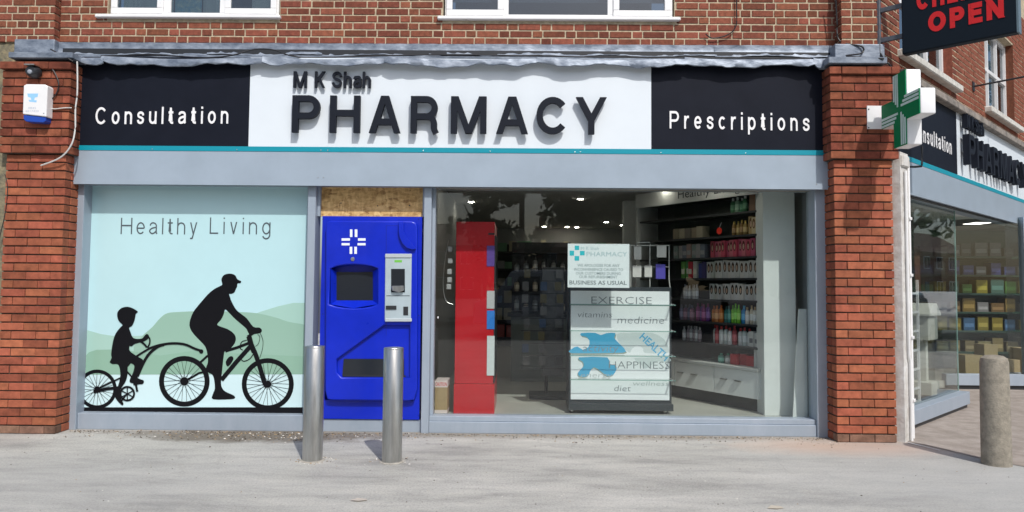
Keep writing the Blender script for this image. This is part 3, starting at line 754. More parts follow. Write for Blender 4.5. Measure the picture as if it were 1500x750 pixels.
def wheel(cx, cy, r, tw, hub, ns):
    lines = [(circ(cx, cy, r - tw / 2), tw)]
    for i in range(ns):
        a = 2 * math.pi * i / ns; o = .35 * (1 if i % 2 else -1)
        lines.append(([(cx + hub * .8 * math.cos(a + o), cy + hub * .8 * math.sin(a + o)), (cx + (r - tw) * math.cos(a), cy + (r - tw) * math.sin(a))], 1.7))
    ink('wheel_print', [circ(cx, cy, hub)[:-1]], lines, e=.0030)
ink('ground_print', [[(20, 677), (1200, 677), (1200, 704), (20, 704)]], e=.0026)
wheel(532, 558, 116, 23, 19, 26); wheel(914, 571, 119, 22, 16, 28); wheel(133, 594, 90, 16, 13, 24)
man = [(705, 82), (716, 70), (740, 65), (764, 72), (775, 91), (792, 100), (788, 109), (776, 110), (774, 124), (770, 132), (766, 141), (760, 152), (746, 158), (737, 158), (741, 172), (748, 192), (768, 228), (790, 248), (818, 270), (848, 308), (876, 312), (887, 324), (880, 337), (852, 342), (836, 349), (824, 334), (815, 316), (790, 294), (760, 268), (736, 243), (719, 229), (712, 252), (700, 276), (683, 296), (694, 306), (730, 319), (757, 338), (768, 360), (762, 385), (742, 408), (718, 420), (712, 445), (707, 490), (703, 530), (700, 568), (706, 590), (722, 606), (757, 622), (764, 634), (745, 640), (664, 640), (663, 616), (672, 590), (668, 548), (660, 528), (640, 516), (631, 498), (640, 470), (637, 430), (628, 400), (608, 376), (580, 347), (561, 320), (556, 290), (572, 243), (600, 206), (640, 160), (670, 135), (698, 121), (706, 114), (702, 96)]
ink('cyclist_print', [smooth_pts(man, True, 3)], e=.0036)
ink('bicycle_print', [smooth_pts([(722, 470), (735, 448), (750, 443), (757, 455), (745, 478), (730, 490)], True, 4)],
    [([(720, 420), (775, 403), (825, 384)], 13), ([(702, 552), (770, 470), (838, 394)], 20), ([(828, 352), (838, 390), (853, 425)], 24),
     (smooth_pts([(853, 420), (866, 455), (882, 505), (898, 560), (912, 582)]), 21), ([(822, 354), (850, 336), (878, 330)], 12),
     ([(532, 560), (600, 520), (690, 500)], 9), ([(605, 472), (640, 440)], 10), (smooth_pts([(818, 370), (795, 378), (788, 405), (800, 415)]), 4),
     (smooth_pts([(850, 430), (832, 455), (805, 466), (790, 455)]), 4), (smooth_pts([(880, 338), (892, 370), (890, 410), (878, 450)]), 2.2), (smooth_pts([(868, 342), (878, 356), (872, 385), (858, 398)]), 2.2)], e=.0050)
child = [(226, 262), (228, 240), (246, 222), (276, 217), (305, 228), (320, 240), (311, 248), (307, 268), (302, 286), (292, 305), (280, 312), (286, 332), (300, 360), (336, 363), (350, 350), (361, 341), (371, 350), (366, 364), (346, 376), (308, 386), (291, 398), (282, 396), (284, 420), (318, 444), (342, 458), (346, 476), (332, 502), (319, 534), (324, 545), (347, 555), (340, 571), (302, 568), (283, 561), (286, 543), (298, 518), (304, 487), (290, 476), (275, 475), (272, 530), (262, 562), (242, 592), (239, 612), (245, 640), (254, 660), (247, 667), (225, 645), (215, 624), (222, 600), (235, 560), (240, 520), (231, 482), (206, 479), (192, 471), (196, 460), (200, 448), (198, 430), (207, 372), (220, 337), (240, 311), (250, 300), (234, 283)]
ink('child_print', [smooth_pts(child, True, 3)], e=.0066)
ink('trailer_bicycle_print', [circ(610, 421, 10, 12)[:-1]],
    [(smooth_pts([(370, 408), (420, 392), (480, 384), (535, 389), (580, 408), (615, 420)]), 11), (smooth_pts([(268, 492), (300, 455), (335, 430), (372, 408)]), 9),
     (smooth_pts([(318, 535), (345, 475), (372, 432), (410, 400), (440, 390)]), 13), (circ(272, 614, 31), 9), ([(272, 584), (272, 644)], 5), ([(245, 600), (300, 630)], 5), ([(245, 630), (300, 600)], 5),
     ([(118, 607), (180, 592), (245, 586)], 14), ([(120, 602), (190, 566), (245, 540)], 7), ([(270, 512), (300, 545)], 7), ([(300, 572), (328, 566)], 9), ([(310, 565), (318, 605)], 10),
     (smooth_pts([(328, 372), (348, 386), (362, 402)]), 9), (smooth_pts([(360, 346), (374, 362), (374, 385), (364, 404)]), 7), ([(270, 615), (240, 655)], 6)], e=.0074)
yl2 = IY - .0016
for o in set_text('HealthyLiving'[:7], .085, (wx(176.5, 343, yl2), wz(176.5, 343, yl2), wx(289, 343.5, yl2), wz(289, 343.5, yl2), wz(176, 319, yl2) - wz(176, 343, yl2)), yl2, IY - .0012, mat('print_grey', (.075, .095, .11), .3, coat=.4), gr, gap=.30): pass
set_text('Living', .085, (wx(307, 342.5, yl2), wz(307, 342.5, yl2), wx(396, 343.5, yl2), wz(396, 343.5, yl2), wz(307, 319, yl2) - wz(307, 343, yl2)), yl2, IY - .0012, MATS['print_grey'], gr, gap=.36)

# ================================================================== BLUE COLLECTION MACHINE
def fill2d(outline, holes, y0, depth, bevel):
    """flat plate with openings; outline and holes are lists of (x, z); front face at y0"""
    c = bpy.data.curves.new('t', 'CURVE'); c.dimensions = '2D'; c.fill_mode = 'BOTH'; c.extrude = depth / 2 - bevel; c.bevel_depth = bevel; c.bevel_resolution = 2; c.offset = -bevel
    for P in [outline] + list(holes):
        s = c.splines.new('POLY'); s.points.add(len(P) - 1); s.use_cyclic_u = True
        for p, q in zip(s.points, P): p.co = (q[0], q[1], 0, 1)
    o = bpy.data.objects.new('t', c); COL.objects.link(o)
    me = bpy.data.meshes.new_from_object(o.evaluated_get(bpy.context.evaluated_depsgraph_get()))
    bpy.data.objects.remove(o); bpy.data.curves.remove(c)
    for v in me.vertices: x, y, z = v.co; v.co = (x, y0 + depth / 2 - z, y)
    return me
def m8(x, y, Y): p = W(460 + x / 4.4118, 310 + y / 4.4118, Y); return (p.x, p.z)
def m6(x, y, Y): p = W(430 + x / 1.6667, 250 + y / 1.6667, Y); return (p.x, p.z)
def mp(x, y, Y): p = W(x, y, Y); return (p.x, p.z)
BY, FY = .035, -.03
cm = thing('collection_machine', 'blue prescription collection machine with dark screen set in the shopfront', 'vending machine', (wx(543, 600, BY), BY, wz(543, 614, BY)))
x0, x1 = wx(469.5, 450, BY), wx(616.5, 450, BY); z0, z1 = wz(543, 614, BY), wz(543, 317, BY)
hs = [(105, 368), (140, 354), (190, 345), (250, 341), (320, 345), (372, 354), (411, 368), (413, 596), (370, 612), (320, 621), (255, 625), (190, 620), (140, 612), (95, 598)]
hd_ = [(493, 526), (563, 476), (600, 476), (600, 553), (500, 553), (493, 545)]
hf = [(546, 66), (580, 66), (578, 125), (592, 158), (625, 200), (660, 240), (640, 246), (600, 236), (570, 205), (552, 165), (546, 130)]
body = MB()
body.box(x0, x1, BY, BY + .02, z1 - .06, z1).box(x0, x1, BY, BY + .02, z0, z0 + .18).box(x0, x0 + .06, BY, BY + .02, z0 + .18, z1 - .06).box(x1 - .06, x1, BY, BY + .02, z0 + .18, z1 - .06)
body.box(x0, x1, BY + .075, .75, z0, z1).box(x0, x0 + .02, BY + .02, BY + .075, z0, z1).box(x1 - .02, x1, BY + .02, BY + .075, z0, z1).box(x0 + .02, x1 - .02, BY + .02, BY + .075, z1 - .02, z1).box(x0 + .02, x1 - .02, BY + .02, BY + .075, z0, z0 + .02)
part('body', body, BLUE, cm)
fo = [mp(x, y, FY) for x, y in ((477, 331), (479, 325), (485, 323), (603, 323.5), (609, 326), (611, 332), (611, 570), (607, 586), (598, 587.5), (486, 586.5), (479, 585), (476, 572))]
H_ = [[m8(x, y, FY) for x, y in hs], [mp(x, y, FY) for x, y in hd_]]
me = fill2d(fo, H_, FY, BY - FY - .0005, .014); me.materials.clear(); me.materials.append(BLUE)
fr_ = link('front_panel', me, cm); PINV[fr_.name] = Matrix()
sp = part('screen', MB().prism([m8(x, y, .06) for x, y in ((145, 390), (380, 390), (382, 574), (145, 574))], .06, .075), SCREEN, cm)
# cheeks, hood and sloping ledge of the screen opening
a = [m8(95, 598, FY), m8(255, 625, FY), m8(413, 598, FY)]; b = [m8(145, 574, .06), m8(380, 574, .06)]
part('ledge', MB().add([(a[0][0], FY + .01, a[0][1]), (a[1][0], FY + .008, a[1][1]), (a[2][0], FY + .01, a[2][1]), (b[1][0], .06, b[1][1]), (b[0][0], .06, b[0][1]), (a[0][0], .075, a[0][1] - .02), (a[2][0], .075, a[2][1] - .02)],
     [(0, 1, 2, 3, 4), (0, 4, 5), (2, 6, 3)]), BLUE, cm)
for xa, xb in (((105, 145)), ((412, 380))):
    p, q, r_, s_ = m8(xa, 366, FY), m8(xa, 596, FY), m8(xb, 574, .06), m8(xb, 388, .06)
    part('cheek', MB().add([(p[0], FY + .01, p[1]), (q[0], FY + .01, q[1]), (r_[0], .062, r_[1]), (s_[0], .062, s_[1])], [(0, 1, 2, 3)]), BLUE, cm)
part('recess_back', MB().prism([mp(x, y, .07) for x, y in ((480, 470), (606, 470), (606, 560), (480, 560))], .012, .02), BLUE, cm)
part('tray_slot', MB().prism([mp(x, y, .05) for x, y in ((505, 525), (593, 525), (593, 549), (503, 549))], .004, .0115), SCREEN, cm)
part('tray_lip', MB().box(wx(502, 550, .0), wx(594, 550, .0), .0, .06, wz(550, 552, .0), wz(550, 549.5, .0)), DARK, cm)
part('hood_fin', MB().prism([m8(x, y, FY - .03) for x, y in hf], FY - .034, FY - .0005), BLUE, cm, bevel=.004)
SEAM = mat('blue_seam', (.003, .008, .13), .5)
for xa, ya, xb, yb in ((466, 92, 467.6, 270), (466, 90.5, 542, 92), (466, 715, 467.6, 800)):
    part('panel_seam', MB().prism([m8(x, y, FY - .0008) for x, y in ((xa, ya), (xb, ya), (xb, yb), (xa, yb))], FY - .0012, FY + .001), SEAM, cm)
for px, py in ((473, 321), (613, 321), (473, 608), (613, 609), (473, 460), (613.5, 462)):
    c_ = W(px, py, BY)
    part('screw', MB().lathe((0, 0, 0), [(.006, 0), (.005, .002)], 8).xf(lambda v: Vector((c_.x + v.x, BY - v.z, c_.z + v.y))), SEAM, cm)
lg = mat('logo_white', (.78, .83, .88), .4)
for x0_, x1_, y0_, y1_ in ((232, 248, 115, 164), (263, 280, 115, 164), (230, 247, 227, 273), (260, 277, 227, 273), (178, 232, 172, 188), (178, 230, 203, 218), (284, 333, 172, 188), (281, 333, 203, 218)):
    part('logo_bar', MB().prism([m8(x, y, FY - .002) for x, y in ((x0_, y0_), (x1_, y0_), (x1_, y1_), (x0_, y1_))], FY - .002, FY + .001), lg, cm)
c = m8(250, 307, FY)
part('key_lock', MB().lathe((0, 0, 0), [(.021, 0), (.019, .006), (.01, .007)], 16).xf(lambda v: Vector((c[0] + v.x, FY - v.z, c[1] + v.y))), STEEL, cm, smooth=True)
pn = part('card_panel', MB().prism([m8(x, y, FY - .012) for x, y in ((460, 275), (631, 275), (626, 708), (456, 706))], FY - .012, FY + .01), SILVER, cm, bevel=.004)
for ya, yb in ((272, 298), (690, 712)):
    part('trim_rail', MB().prism([m8(x, y, FY - .02) for x, y in ((459, ya), (632, ya), (631, yb), (458, yb))], FY - .022, FY - .005), mat('rail_silver', (.62, .68, .7), .3, metal=.4) if ya == 272 else MATS['rail_silver'], pn, bevel=.005)
for nm, P, m_, d in (('label', (520, 313, 568, 328), LIME, .0135), ('card_opening', (498, 370, 587, 522), SCREEN, .0138), ('slot', (464, 608, 532, 633), DARK, .02), ('pin_pad', (577, 614, 608, 670), DARK, .016), ('seam', (468, 542, 618, 546), DARK, .0135)):
    part(nm, MB().prism([m8(x, y, FY - d) for x, y in ((P[0], P[1]), (P[2], P[1]), (P[2], P[3]), (P[0], P[3]))], FY - d, FY - .011), m_, pn)
part('card_reader', MB().prism([m8(x, y, FY - .04) for x, y in ((500, 480), (578, 478), (580, 510), (545, 522), (505, 510))], FY - .05, FY - .012), STEEL, pn, bevel=.006)

# strand board above it
def osb():
    m = bpy.data.materials.new('strand_board'); m.use_nodes = True; n = m.node_tree.nodes; l = m.node_tree.links; b = n['Principled BSDF']; b.inputs['Roughness'].default_value = .75
    g = n.new('ShaderNodeNewGeometry'); cols = []
    for i, (rot, sc) in enumerate(((.5, (22, 1, 70)), (-.7, (70, 1, 24)), (.1, (30, 1, 60)))):
        mp_ = n.new('ShaderNodeMapping'); mp_.inputs['Rotation'].default_value = (0, rot, 0); mp_.inputs['Scale'].default_value = sc; l.new(g.outputs['Position'], mp_.inputs[0])
        v = n.new('ShaderNodeTexVoronoi'); v.inputs['Scale'].default_value = .7; l.new(mp_.outputs[0], v.inputs['Vector']); cols.append(v.outputs['Color'])
    nz = n.new('ShaderNodeTexNoise'); nz.inputs['Scale'].default_value = 14; l.new(g.outputs['Position'], nz.inputs[0])
    mx = n.new('ShaderNodeMixRGB'); l.new(nz.outputs[0], mx.inputs[0]); l.new(cols[0], mx.inputs[1]); l.new(cols[1], mx.inputs[2])
    mx2 = n.new('ShaderNodeMixRGB'); mx2.inputs[0].default_value = .35; l.new(mx.outputs[0], mx2.inputs[1]); l.new(cols[2], mx2.inputs[2])
    bw = n.new('ShaderNodeRGBToBW'); l.new(mx2.outputs[0], bw.inputs[0])
    r = n.new('ShaderNodeValToRGB'); e = r.color_ramp.elements; e[0].position = .18; e[0].color = (.27, .14, .045, 1); e[1].position = .75; e[1].color = (.78, .53, .22, 1); q = e.new(.40); q.color = (.55, .33, .115, 1)
    l.new(bw.outputs[0], r.inputs[0]); l.new(r.outputs[0], b.inputs['Base Color'])
    bp = n.new('ShaderNodeBump'); bp.inputs['Strength'].default_value = .4; bp.inputs['Distance'].default_value = .004; l.new(bw.outputs[0], bp.inputs['Height']); l.new(bp.outputs[0], b.inputs['Normal'])
    return m
ob = thing('strand_board', 'raw strand board panel filling the gap above the blue machine', 'board', (wx(543, 316, .11), .11, z1))
part('panel', MB().box(M2[1] + .002, M3[0] - .002, .11, .128, z1 + .002, zt_m + .03), osb(), ob)
for px, py in ((499.5, 297.5), (553, 301.5), (600, 301)):
    c = W(px, py, .11)
    part('screw', MB().lathe((0, 0, 0), [(.007, 0), (.006, .002)], 8).xf(lambda v: Vector((c.x + v.x, .11 - v.z, c.z + v.y))), DARK, ob)
part('edge_bead', MB().box(M2[1] + .001, M2[1] + .028, .07, .109, z1 + .002, zt_m), FRAME, ob)
part('edge_bead', MB().box(M3[0] - .022, M3[0] - .001, .07, .109, z1 + .002, zt_m), FRAME, ob)

# ================================================================== BOLLARDS
def bollard(label, px, py, ptop, wpx, m, concrete=False):
    g = WG(px, py); d = (g - CAM).dot(ROT @ Vector((0, 0, -1)))
    r = wpx / 2 * d / FPX; h = (py - ptop) * d / FPX * .99
    t = thing('bollard', label, 'bollard', (g.x, g.y + r * .8, 0), group='bollards on the pavement')
    c = (g.x, g.y + r * .8, 0)
    if concrete:
        part('post', MB().lathe(c, [(r * 1.02, -.03), (r, .1), (r * .98, h * .6), (r * .95, h - .05), (r * .88, h - .015), (r * .6, h + .006), (r * .2, h + .012)], 28), m, t, smooth=True)
    else:
        part('post', MB().lathe(c, [(r, -.03), (r, h - .016), (r * .985, h - .014), (r * .985, h - .010)], 36), m, t, smooth=True)
        part('cap', MB().lathe(c, [(r * 1.0, h - .010), (r * 1.0, h - .003), (r * .96, h + .001), (r * .5, h + .004), (r * .1, h + .005)], 36), m, t, smooth=True)
        part('footing', MB().lathe(c, [(r * 1.3, -.02), (r * 1.26, .003), (r * 1.0, .007)], 24), mat('footing_mortar', (.34, .32, .28), .95, var=.3, scale=20, bump=.6) if 'footing_mortar' not in MATS else MATS['footing_mortar'], t)
bollard('left stainless steel bollard in front of the edge of the printed window', 454.5, 677, 507, 29.5, STEEL)
bollard('right stainless steel bollard directly in front of the blue machine', 572, 679, 509.5, 29.5, STEEL)
bollard('weathered round concrete bollard by the side window at the right', 1470, 684, 523, 40, CONC, True)

# ================================================================== ALARM BOX, LAMP AND CABLES
PA = -.265
al = thing('alarm_box', 'white and blue burglar alarm box on the left brick pillar', 'alarm box', (wx(49, 178, PA), PA, wz(49, 178, PA)))
def pc(x, y, Y): p = W(x, y, Y); return (p.x, p.z)
ABLUE = mat('alarm_blue', (.01, .06, .38), .35)
part('cover', MB().prism([pc(x, y, PA - .1) for x, y in ((34.5, 125), (39, 123), (66, 123.5), (69.5, 126.5), (67.5, 171), (33, 167))], PA - .1, PA), WPVC, al, bevel=.008, seg=2)
part('base', MB().prism([pc(x, y, PA - .09) for x, y in ((34, 168), (67, 171.5), (66.5, 177.5), (63, 179.5), (38, 178), (34.5, 175))], PA - .09, PA), ABLUE, al, bevel=.006, seg=2)
pr_ = mat('alarm_print', (.30, .58, .85), .5); pg_ = mat('alarm_print_grey', (.45, .52, .62), .5)
for i, P in enumerate((((40, 137), (56, 137), (55, 142), (51, 143), (50, 147), (46, 147), (45, 143), (41, 142)), ((42, 146), (54, 147), (53, 150), (43, 149)))):
    part('emblem', MB().prism([pc(x, y, PA - .1005) for x, y in P], PA - .1006 - i * .0002, PA - .1), pr_, al)
print_text('phone_number', '0845', pg_, al, (wx(47, 159.5, PA - .1005), PA - .1007, wz(47, 159.5, PA - .1005)), (1, 0, 0), .026, .075)
print_text('phone_number', '6017430', pg_, al, (wx(47, 164, PA - .1005), PA - .1007, wz(47, 164, PA - .1005)), (1, 0, 0), .026, .125)
part('screw', MB().lathe((0, 0, 0), [(.006, 0), (.004, .003)], 8).xf(lambda v: Vector((wx(64, 166, PA - .1) + v.x, PA - .1 - v.z, wz(64, 166, PA - .1) + v.y))), STEEL, al)
lm = thing('wall_lamp', 'small dark bulkhead lamp under the lead cap above the alarm box', 'lamp', (wx(48, 105, PA), PA, wz(48, 105, PA)))
c = W(48, 105, PA - .06)
part('housing', MB().lathe((0, 0, 0), [(.03, 0), (.062, .01), (.066, .05), (.05, .09), (.045, .095)], 20).xf(lambda v: Vector((c.x + v.x, PA - .005 - v.z, c.z + v.y * .9))), DARK, lm, smooth=True)
part('visor', MB().box(c.x - .05, c.x + .05, PA - .125, PA, c.z + .048, c.z + .06), STEEL, lm, bevel=.005)
part('lens', MB().lathe((0, 0, 0), [(.022, 0), (.02, .012), (.01, .018)], 16).xf(lambda v: Vector((c.x + v.x, PA - .098 - v.z, c.z - .012 + v.y))), mat('lamp_glass', (.3, .33, .38), .1), lm, smooth=True)
def cable(name, pts, r, m, label, n=6):
    P = [tuple(W(x, y, Y)) for x, y, Y in pts]
    return solo(name, MB().tube(smooth_pts(P, n=6), r, n), m, label, 'cable', smooth=True)
cable('cable', [(113, 90, -.27), (113.5, 115, -.275), (113, 140, -.27), (110.5, 160, -.275), (110, 190, -.28), (104, 213, -.30), (88, 231, -.28), (60, 242.5, -.25)], .007, WCAB, 'white cable hanging loose down the edge of the left brick pillar')
cable('cable', [(68.5, 158.5, -.29), (80, 159.5, -.28), (95, 158, -.28), (105, 158, -.27)], .005, WCAB, 'short white cable from the alarm box to the sign edge')
cable('cable', [(52, 104, -.275), (66, 94, -.28), (78, 103, -.285), (86, 122, -.285), (82, 138, -.285), (73, 148, -.28)], .006, BLACKR, 'black cable looping from the lamp to the alarm box')
cable('cable', [(74, 72, .0), (85, 78, -.16), (97, 84, -.3), (107, 90, -.3)], .006, BLACKR, 'short black cable crossing the left lead cap')
cable('cable', [(148, 82, .02), (230, 81, .01), (300, 84.5, -.1), (340, 81, -.12), (372, 72.5, -.06), (400, 73, -.06), (428, 82, -.1), (470, 84, -.05), (640, 80, .0), (780, 82, .0), (900, 84, .0), (1190, 86, .0)], .007, BLACKR, 'long black cable lying along the lead flashing with one raised loop')
cable('cable', [(1079, -10, .12), (1079, 15, .12), (1078, 38, .12), (1066, 51, .12), (1044, 56, .12), (1034, 50, .12)], .006, BLACKR, 'dark cable curling down the brick wall right of the wide window')
cable('cable', [(1224, -10, .0), (1226, 30, .02), (1230, 60, .0), (1262, 68, -.05), (1262, 78, -.06), (1240, 82, -.2), (1295, 86, -.33)], .008, BLACKR, 'dark cable bundle in the corner beside the right upstairs pier')
cable('cable', [(7, 255, -.22), (11, 275, -.225), (8, 310, -.225), (0, 345, -.225), (-4, 360, -.225)], .004, BLACKR, 'thin dark cable trailing down the left edge of the alarm pillar')

# ================================================================== GREEN CROSS
GRN = mat('cross_green', (.0, .20, .075), .5, spec=.1); STRIPE = mat('cross_stripe', (.62, .78, .74), .5); CWH = mat('cross_white', (.82, .83, .84), .4, coat=.1)
XC, TH = 3.385, .135
YC0, YC1 = -.345, -1.015          # back tip and near tip
zc = 3.03; hh = (YC0 - YC1) / 2; yc = (YC0 + YC1) / 2; aw = .112
# plane coordinates: (p, q) = (towards the viewer, up) from the cross centre
def CX(p): return Vector((XC + p.y, yc - p.x, zc + p.z))
gc = thing('cross_sign', 'green and white pharmacy cross projecting from the right brick pillar', 'sign', (XC + TH / 2, YC0, zc))
cross = lambda k, A, B: [(-B, -A), (B, -A), (B, -B), (A, -B), (A, B), (B, B), (B, A), (-B, A), (-B, B), (-A, B), (-A, -B), (-B, -B)]
part('box_body', MB().prism(cross(0, hh, aw), .004, TH).xf(CX), CWH, gc, bevel=.012, seg=3, smooth=True)
part('green_face', MB().prism(cross(0, hh - .004, aw - .004), -.004, .0035).xf(CX), GRN, gc)
part('green_face', MB().prism(cross(0, hh - .02, aw - .02), TH + .0005, TH + .004).xf(CX), GRN, gc)
for k in range(3):
    o1 = .020 + k * .032; w_ = .021
    L0 = .028 + k * .03
    for P in ([(-o1 - w_, L0), (-o1, L0), (-o1, hh - .012), (-o1 - w_, hh - .012)],            # top arm, wall side
              [(L0, o1), (hh - .012, o1), (hh - .012, o1 + w_), (L0, o1 + w_)],                 # near arm, upper half
              [(o1, -L0), (o1 + w_, -L0), (o1 + w_, -hh + .012), (o1, -hh + .012)],             # lower arm, near half
              [(-L0, -o1), (-hh + .012, -o1), (-hh + .012, -o1 - w_), (-L0, -o1 - w_)]):        # wall arm, lower half
        part('stripe', MB().prism(P, -.007, -.0035).xf(CX), STRIPE, gc)
part('mounting_plate', MB().box(wx(1270, 172, -.27), wx(1300, 172, -.27), -.275, -.262, wz(1285, 189, -.27), wz(1285, 155, -.27)), WPVC, gc, bevel=.002)
part('arm_tube', MB().tube([(XC + TH / 2, -.27, zc - .02), (XC + TH / 2, YC0 - .02, zc - .02)], .024, 12), WPVC, gc)
for px, py in ((1272.5, 160), (1272.5, 187)):
    c = W(px, py, -.275)
    part('bolt', MB().lathe((0, 0, 0), [(.007, 0), (.005, .005)], 8).xf(lambda v: Vector((c.x + v.x, -.275 - v.z, c.z + v.y))), DARK, gc)

# ================================================================== HANGING SIGN
HB = Vector((wx(1287, 40, -.0), -.0, 0))
def HS(p): return HB + N * p.x + U * p.y + Vector((0, 0, p.z))
zb_ = 3.68; t0_, t1_ = .225, 1.17; ht = .74
SIGNK = mat('sign_black', (.008, .013, .02), .45, spec=.15); SIGNR = mat('sign_red', (.62, .012, .012), .4)
hg = thing('hanging_sign', 'black hanging sign with red CHEMIST OPEN lettering at the building corner', 'sign', tuple(HS(Vector((0, 0, zb_)))))
part('sign_box', MB().box(t0_, t1_, -.05, .05, zb_, zb_ + ht).xf(HS), SIGNK, hg, bevel=.012, seg=2)
part('edge_trim', MB().box(t1_ - .012, t1_ + .004, -.052, .052, zb_, zb_ + ht).xf(HS), mat('trim_blue_grey', (.12, .17, .2), .4), hg)
def hz(px, py):     # pixel -> (t, z) on the sign face
    d = ray(px, py); base = HB - U * .05; t = (base - CAM).dot(U) / d.dot(U); p = CAM + d * t
    return (p - base).dot(N), p.z
for txt, a, b, top in (('OPEN', (1360, 48.5), (1471, 32), (1360, 19.5)), ('CHEMIST', (1343, 16), (1486, -6), (1343, -13))):
    ta, za = hz(*a); tb, zb2 = hz(*b); tt, zt2 = hz(*top)
    set_text(txt, .26, (ta, za, tb, za, zt2 - za), -.054, -.0495, SIGNR, hg, gap=.2, T=HS)
BRK = mat('bracket_grey', (.12, .125, .14), .5, metal=.4, var=.2, scale=20)
for z in (zb_ + .17, zb_ + .47):
    part('bracket_arm', MB().box(.02, t0_ + .02, -.018, .018, z, z + .045).xf(HS), BRK, hg, bevel=.003)
part('wall_bar', MB().box(-.012, .022, -.03, .03, zb_ + .06, zb_ + .60).xf(HS), BRK, hg, bevel=.004)
cb = [HS(Vector(p)) for p in ((.02, -.02, zb_ + .06), (.06, -.05, zb_ - .03), (.02, -.06, zb_ - .08), (.1, -.05, zb_ - .06), (.12, -.02, zb_ - .16), (.08, -.05, zb_ - .24), (.14, -.04, zb_ - .3))]
solo('cable', MB().tube(smooth_pts([tuple(p) for p in cb], n=6), .009, 6), BLACKR, 'tangle of dark cable under the hanging sign bracket', 'cable', smooth=True)

# ================================================================== SIDE WALL
TH_S = math.atan2(U.y, U.x)
OU = .19
zsf_top = SP(1440, 177, .10)[1]
s_end = 8.2
def frame_side(name, label, cat, s, o, z): return thing(name, label, cat, tuple(SIDE((s, o, z))), TH_S)
sw = frame_side('side_brick_wall', 'red brick upstairs wall above the side shop window', 'wall', 0, OU, zsf_top)
sa0, za_ = SP(1323, 76, OU - .05); sa1, za2 = SP(1406, 121, OU - .05); zsA = (za_ + za2) / 2
sb0, zb0_ = SP(1449, 157, OU - .05); zsB = zsA
waS = (sa0 + .06, sa1 - .10); wbS = (sb0 + .06, sb0 + 1.75)
topA = zsA + 1.25; s0w = .10
core = MB().box(s0w + .01, s_end, OU + .004, OU + .25, zsf_top - .1, zsA)
for a, b in ((s0w + .01, waS[0]), (waS[1], wbS[0]), (wbS[1], s_end)): core.box(a, b, OU + .004, OU + .25, zsA, topA)
core.box(s0w + .01, s_end, OU + .004, OU + .25, topA, 6.4)
part('mortar_core', core.xf(SIDE), MORT_U, sw)
cells = []
hl = [(waS[0], waS[1], zsA - zsf_top - .01, topA - zsf_top), (wbS[0], wbS[1], zsB - zsf_top - .01, topA - zsf_top)]
lay(sw, s0w, 6.8, 0, 29, pitchU, .228, BRICK_U, .0135, 0, .05, 'flemish', holes=hl, limit=290, vj=.012)
# reveals and windows
for (a, b, zs, lab, sil) in ((waS[0], waS[1], zsA, 'white side window behind the hanging sign with a pale concrete sill', (sa0, sa1)), (wbS[0], wbS[1], zsB, 'white sash window at the upper right edge above the side sign', (sb0, sb0 + 1.9))):
    t = frame_side('side_window', lab, 'window', a, OU, zs)
    part('sill', MB().box(sil[0], sil[1], OU - .09, OU + .12, zs - .085, zs).xf(SIDE), SILL, t, bevel=.012)
    f = MB(); o0, o1 = OU + .1, OU + .16; fw2 = .06
    f.box(a, a + fw2, o0, o1, zs, topA).box(b - fw2, b, o0, o1, zs, topA).box(a + fw2, b - fw2, o0, o1, zs, zs + .07).box(a + fw2, b - fw2, o0, o1, topA - .06, topA)
    part('frame', f.xf(SIDE), WPVC, t)
    n_ = 3; wv = (b - a - 2 * fw2) / n_; zm = zs + .62
    part('transom', MB().box(a + fw2, b - fw2, o0 - .004, o1, zm, zm + .05).xf(SIDE), WPVC, t)
    for i in range(n_):
        if i: part('glazing_bar', MB().box(a + fw2 + wv * i - .022, a + fw2 + wv * i + .022, o0 - .006, o1, zs + .07, topA - .06).xf(SIDE), WPVC, t)
        for z0_, z1_ in ((zs + .07, zm), (zm + .05, topA - .06)):
            part('pane', MB().box(a + fw2 + wv * i + .0225 * (i > 0), a + fw2 + wv * (i + 1) - .0225 * (i < n_ - 1), o0 + .03, o0 + .035, z0_, z1_).xf(SIDE), GLASSU, t)
    for q in (a - .001, b + .001): part('reveal', MB().box(q - .004, q + .004, OU + .002, OU + .099, zs, topA).xf(SIDE), BRICK_U, t)
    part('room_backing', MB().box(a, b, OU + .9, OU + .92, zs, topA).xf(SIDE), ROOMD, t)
# weathered ledge between the side sign and the brick
solo('side_ledge', MB().box(.25, s_end, .02, OU + .02, zsf_top - .1, zsf_top - .012).xf(SIDE), mat('mossy_ledge', (.13, .12, .11), .95, col2=(.34, .3, .26), scale=8, bump=1, bscale=25), 'dirty weathered ledge along the top of the side sign', 'ledge', bevel=.01)
# thin iron rod and wire
rb = SP(1425, 127, OU)
rt = thing('iron_rod', 'thin black iron rod reaching out from the side brick wall', 'rod', tuple(SIDE((rb[0], OU, rb[1]))))
part('rod', MB().tube([SIDE((rb[0], OU, rb[1])), SIDE((rb[0] + .05, -.9, rb[1] + .06))], .012, 8), DARK, rt)
part('wall_plate', MB().box(rb[0] - .04, rb[0] + .04, OU - .015, OU + .01, rb[1] - .06, rb[1] + .06).xf(SIDE), DARK, rt)

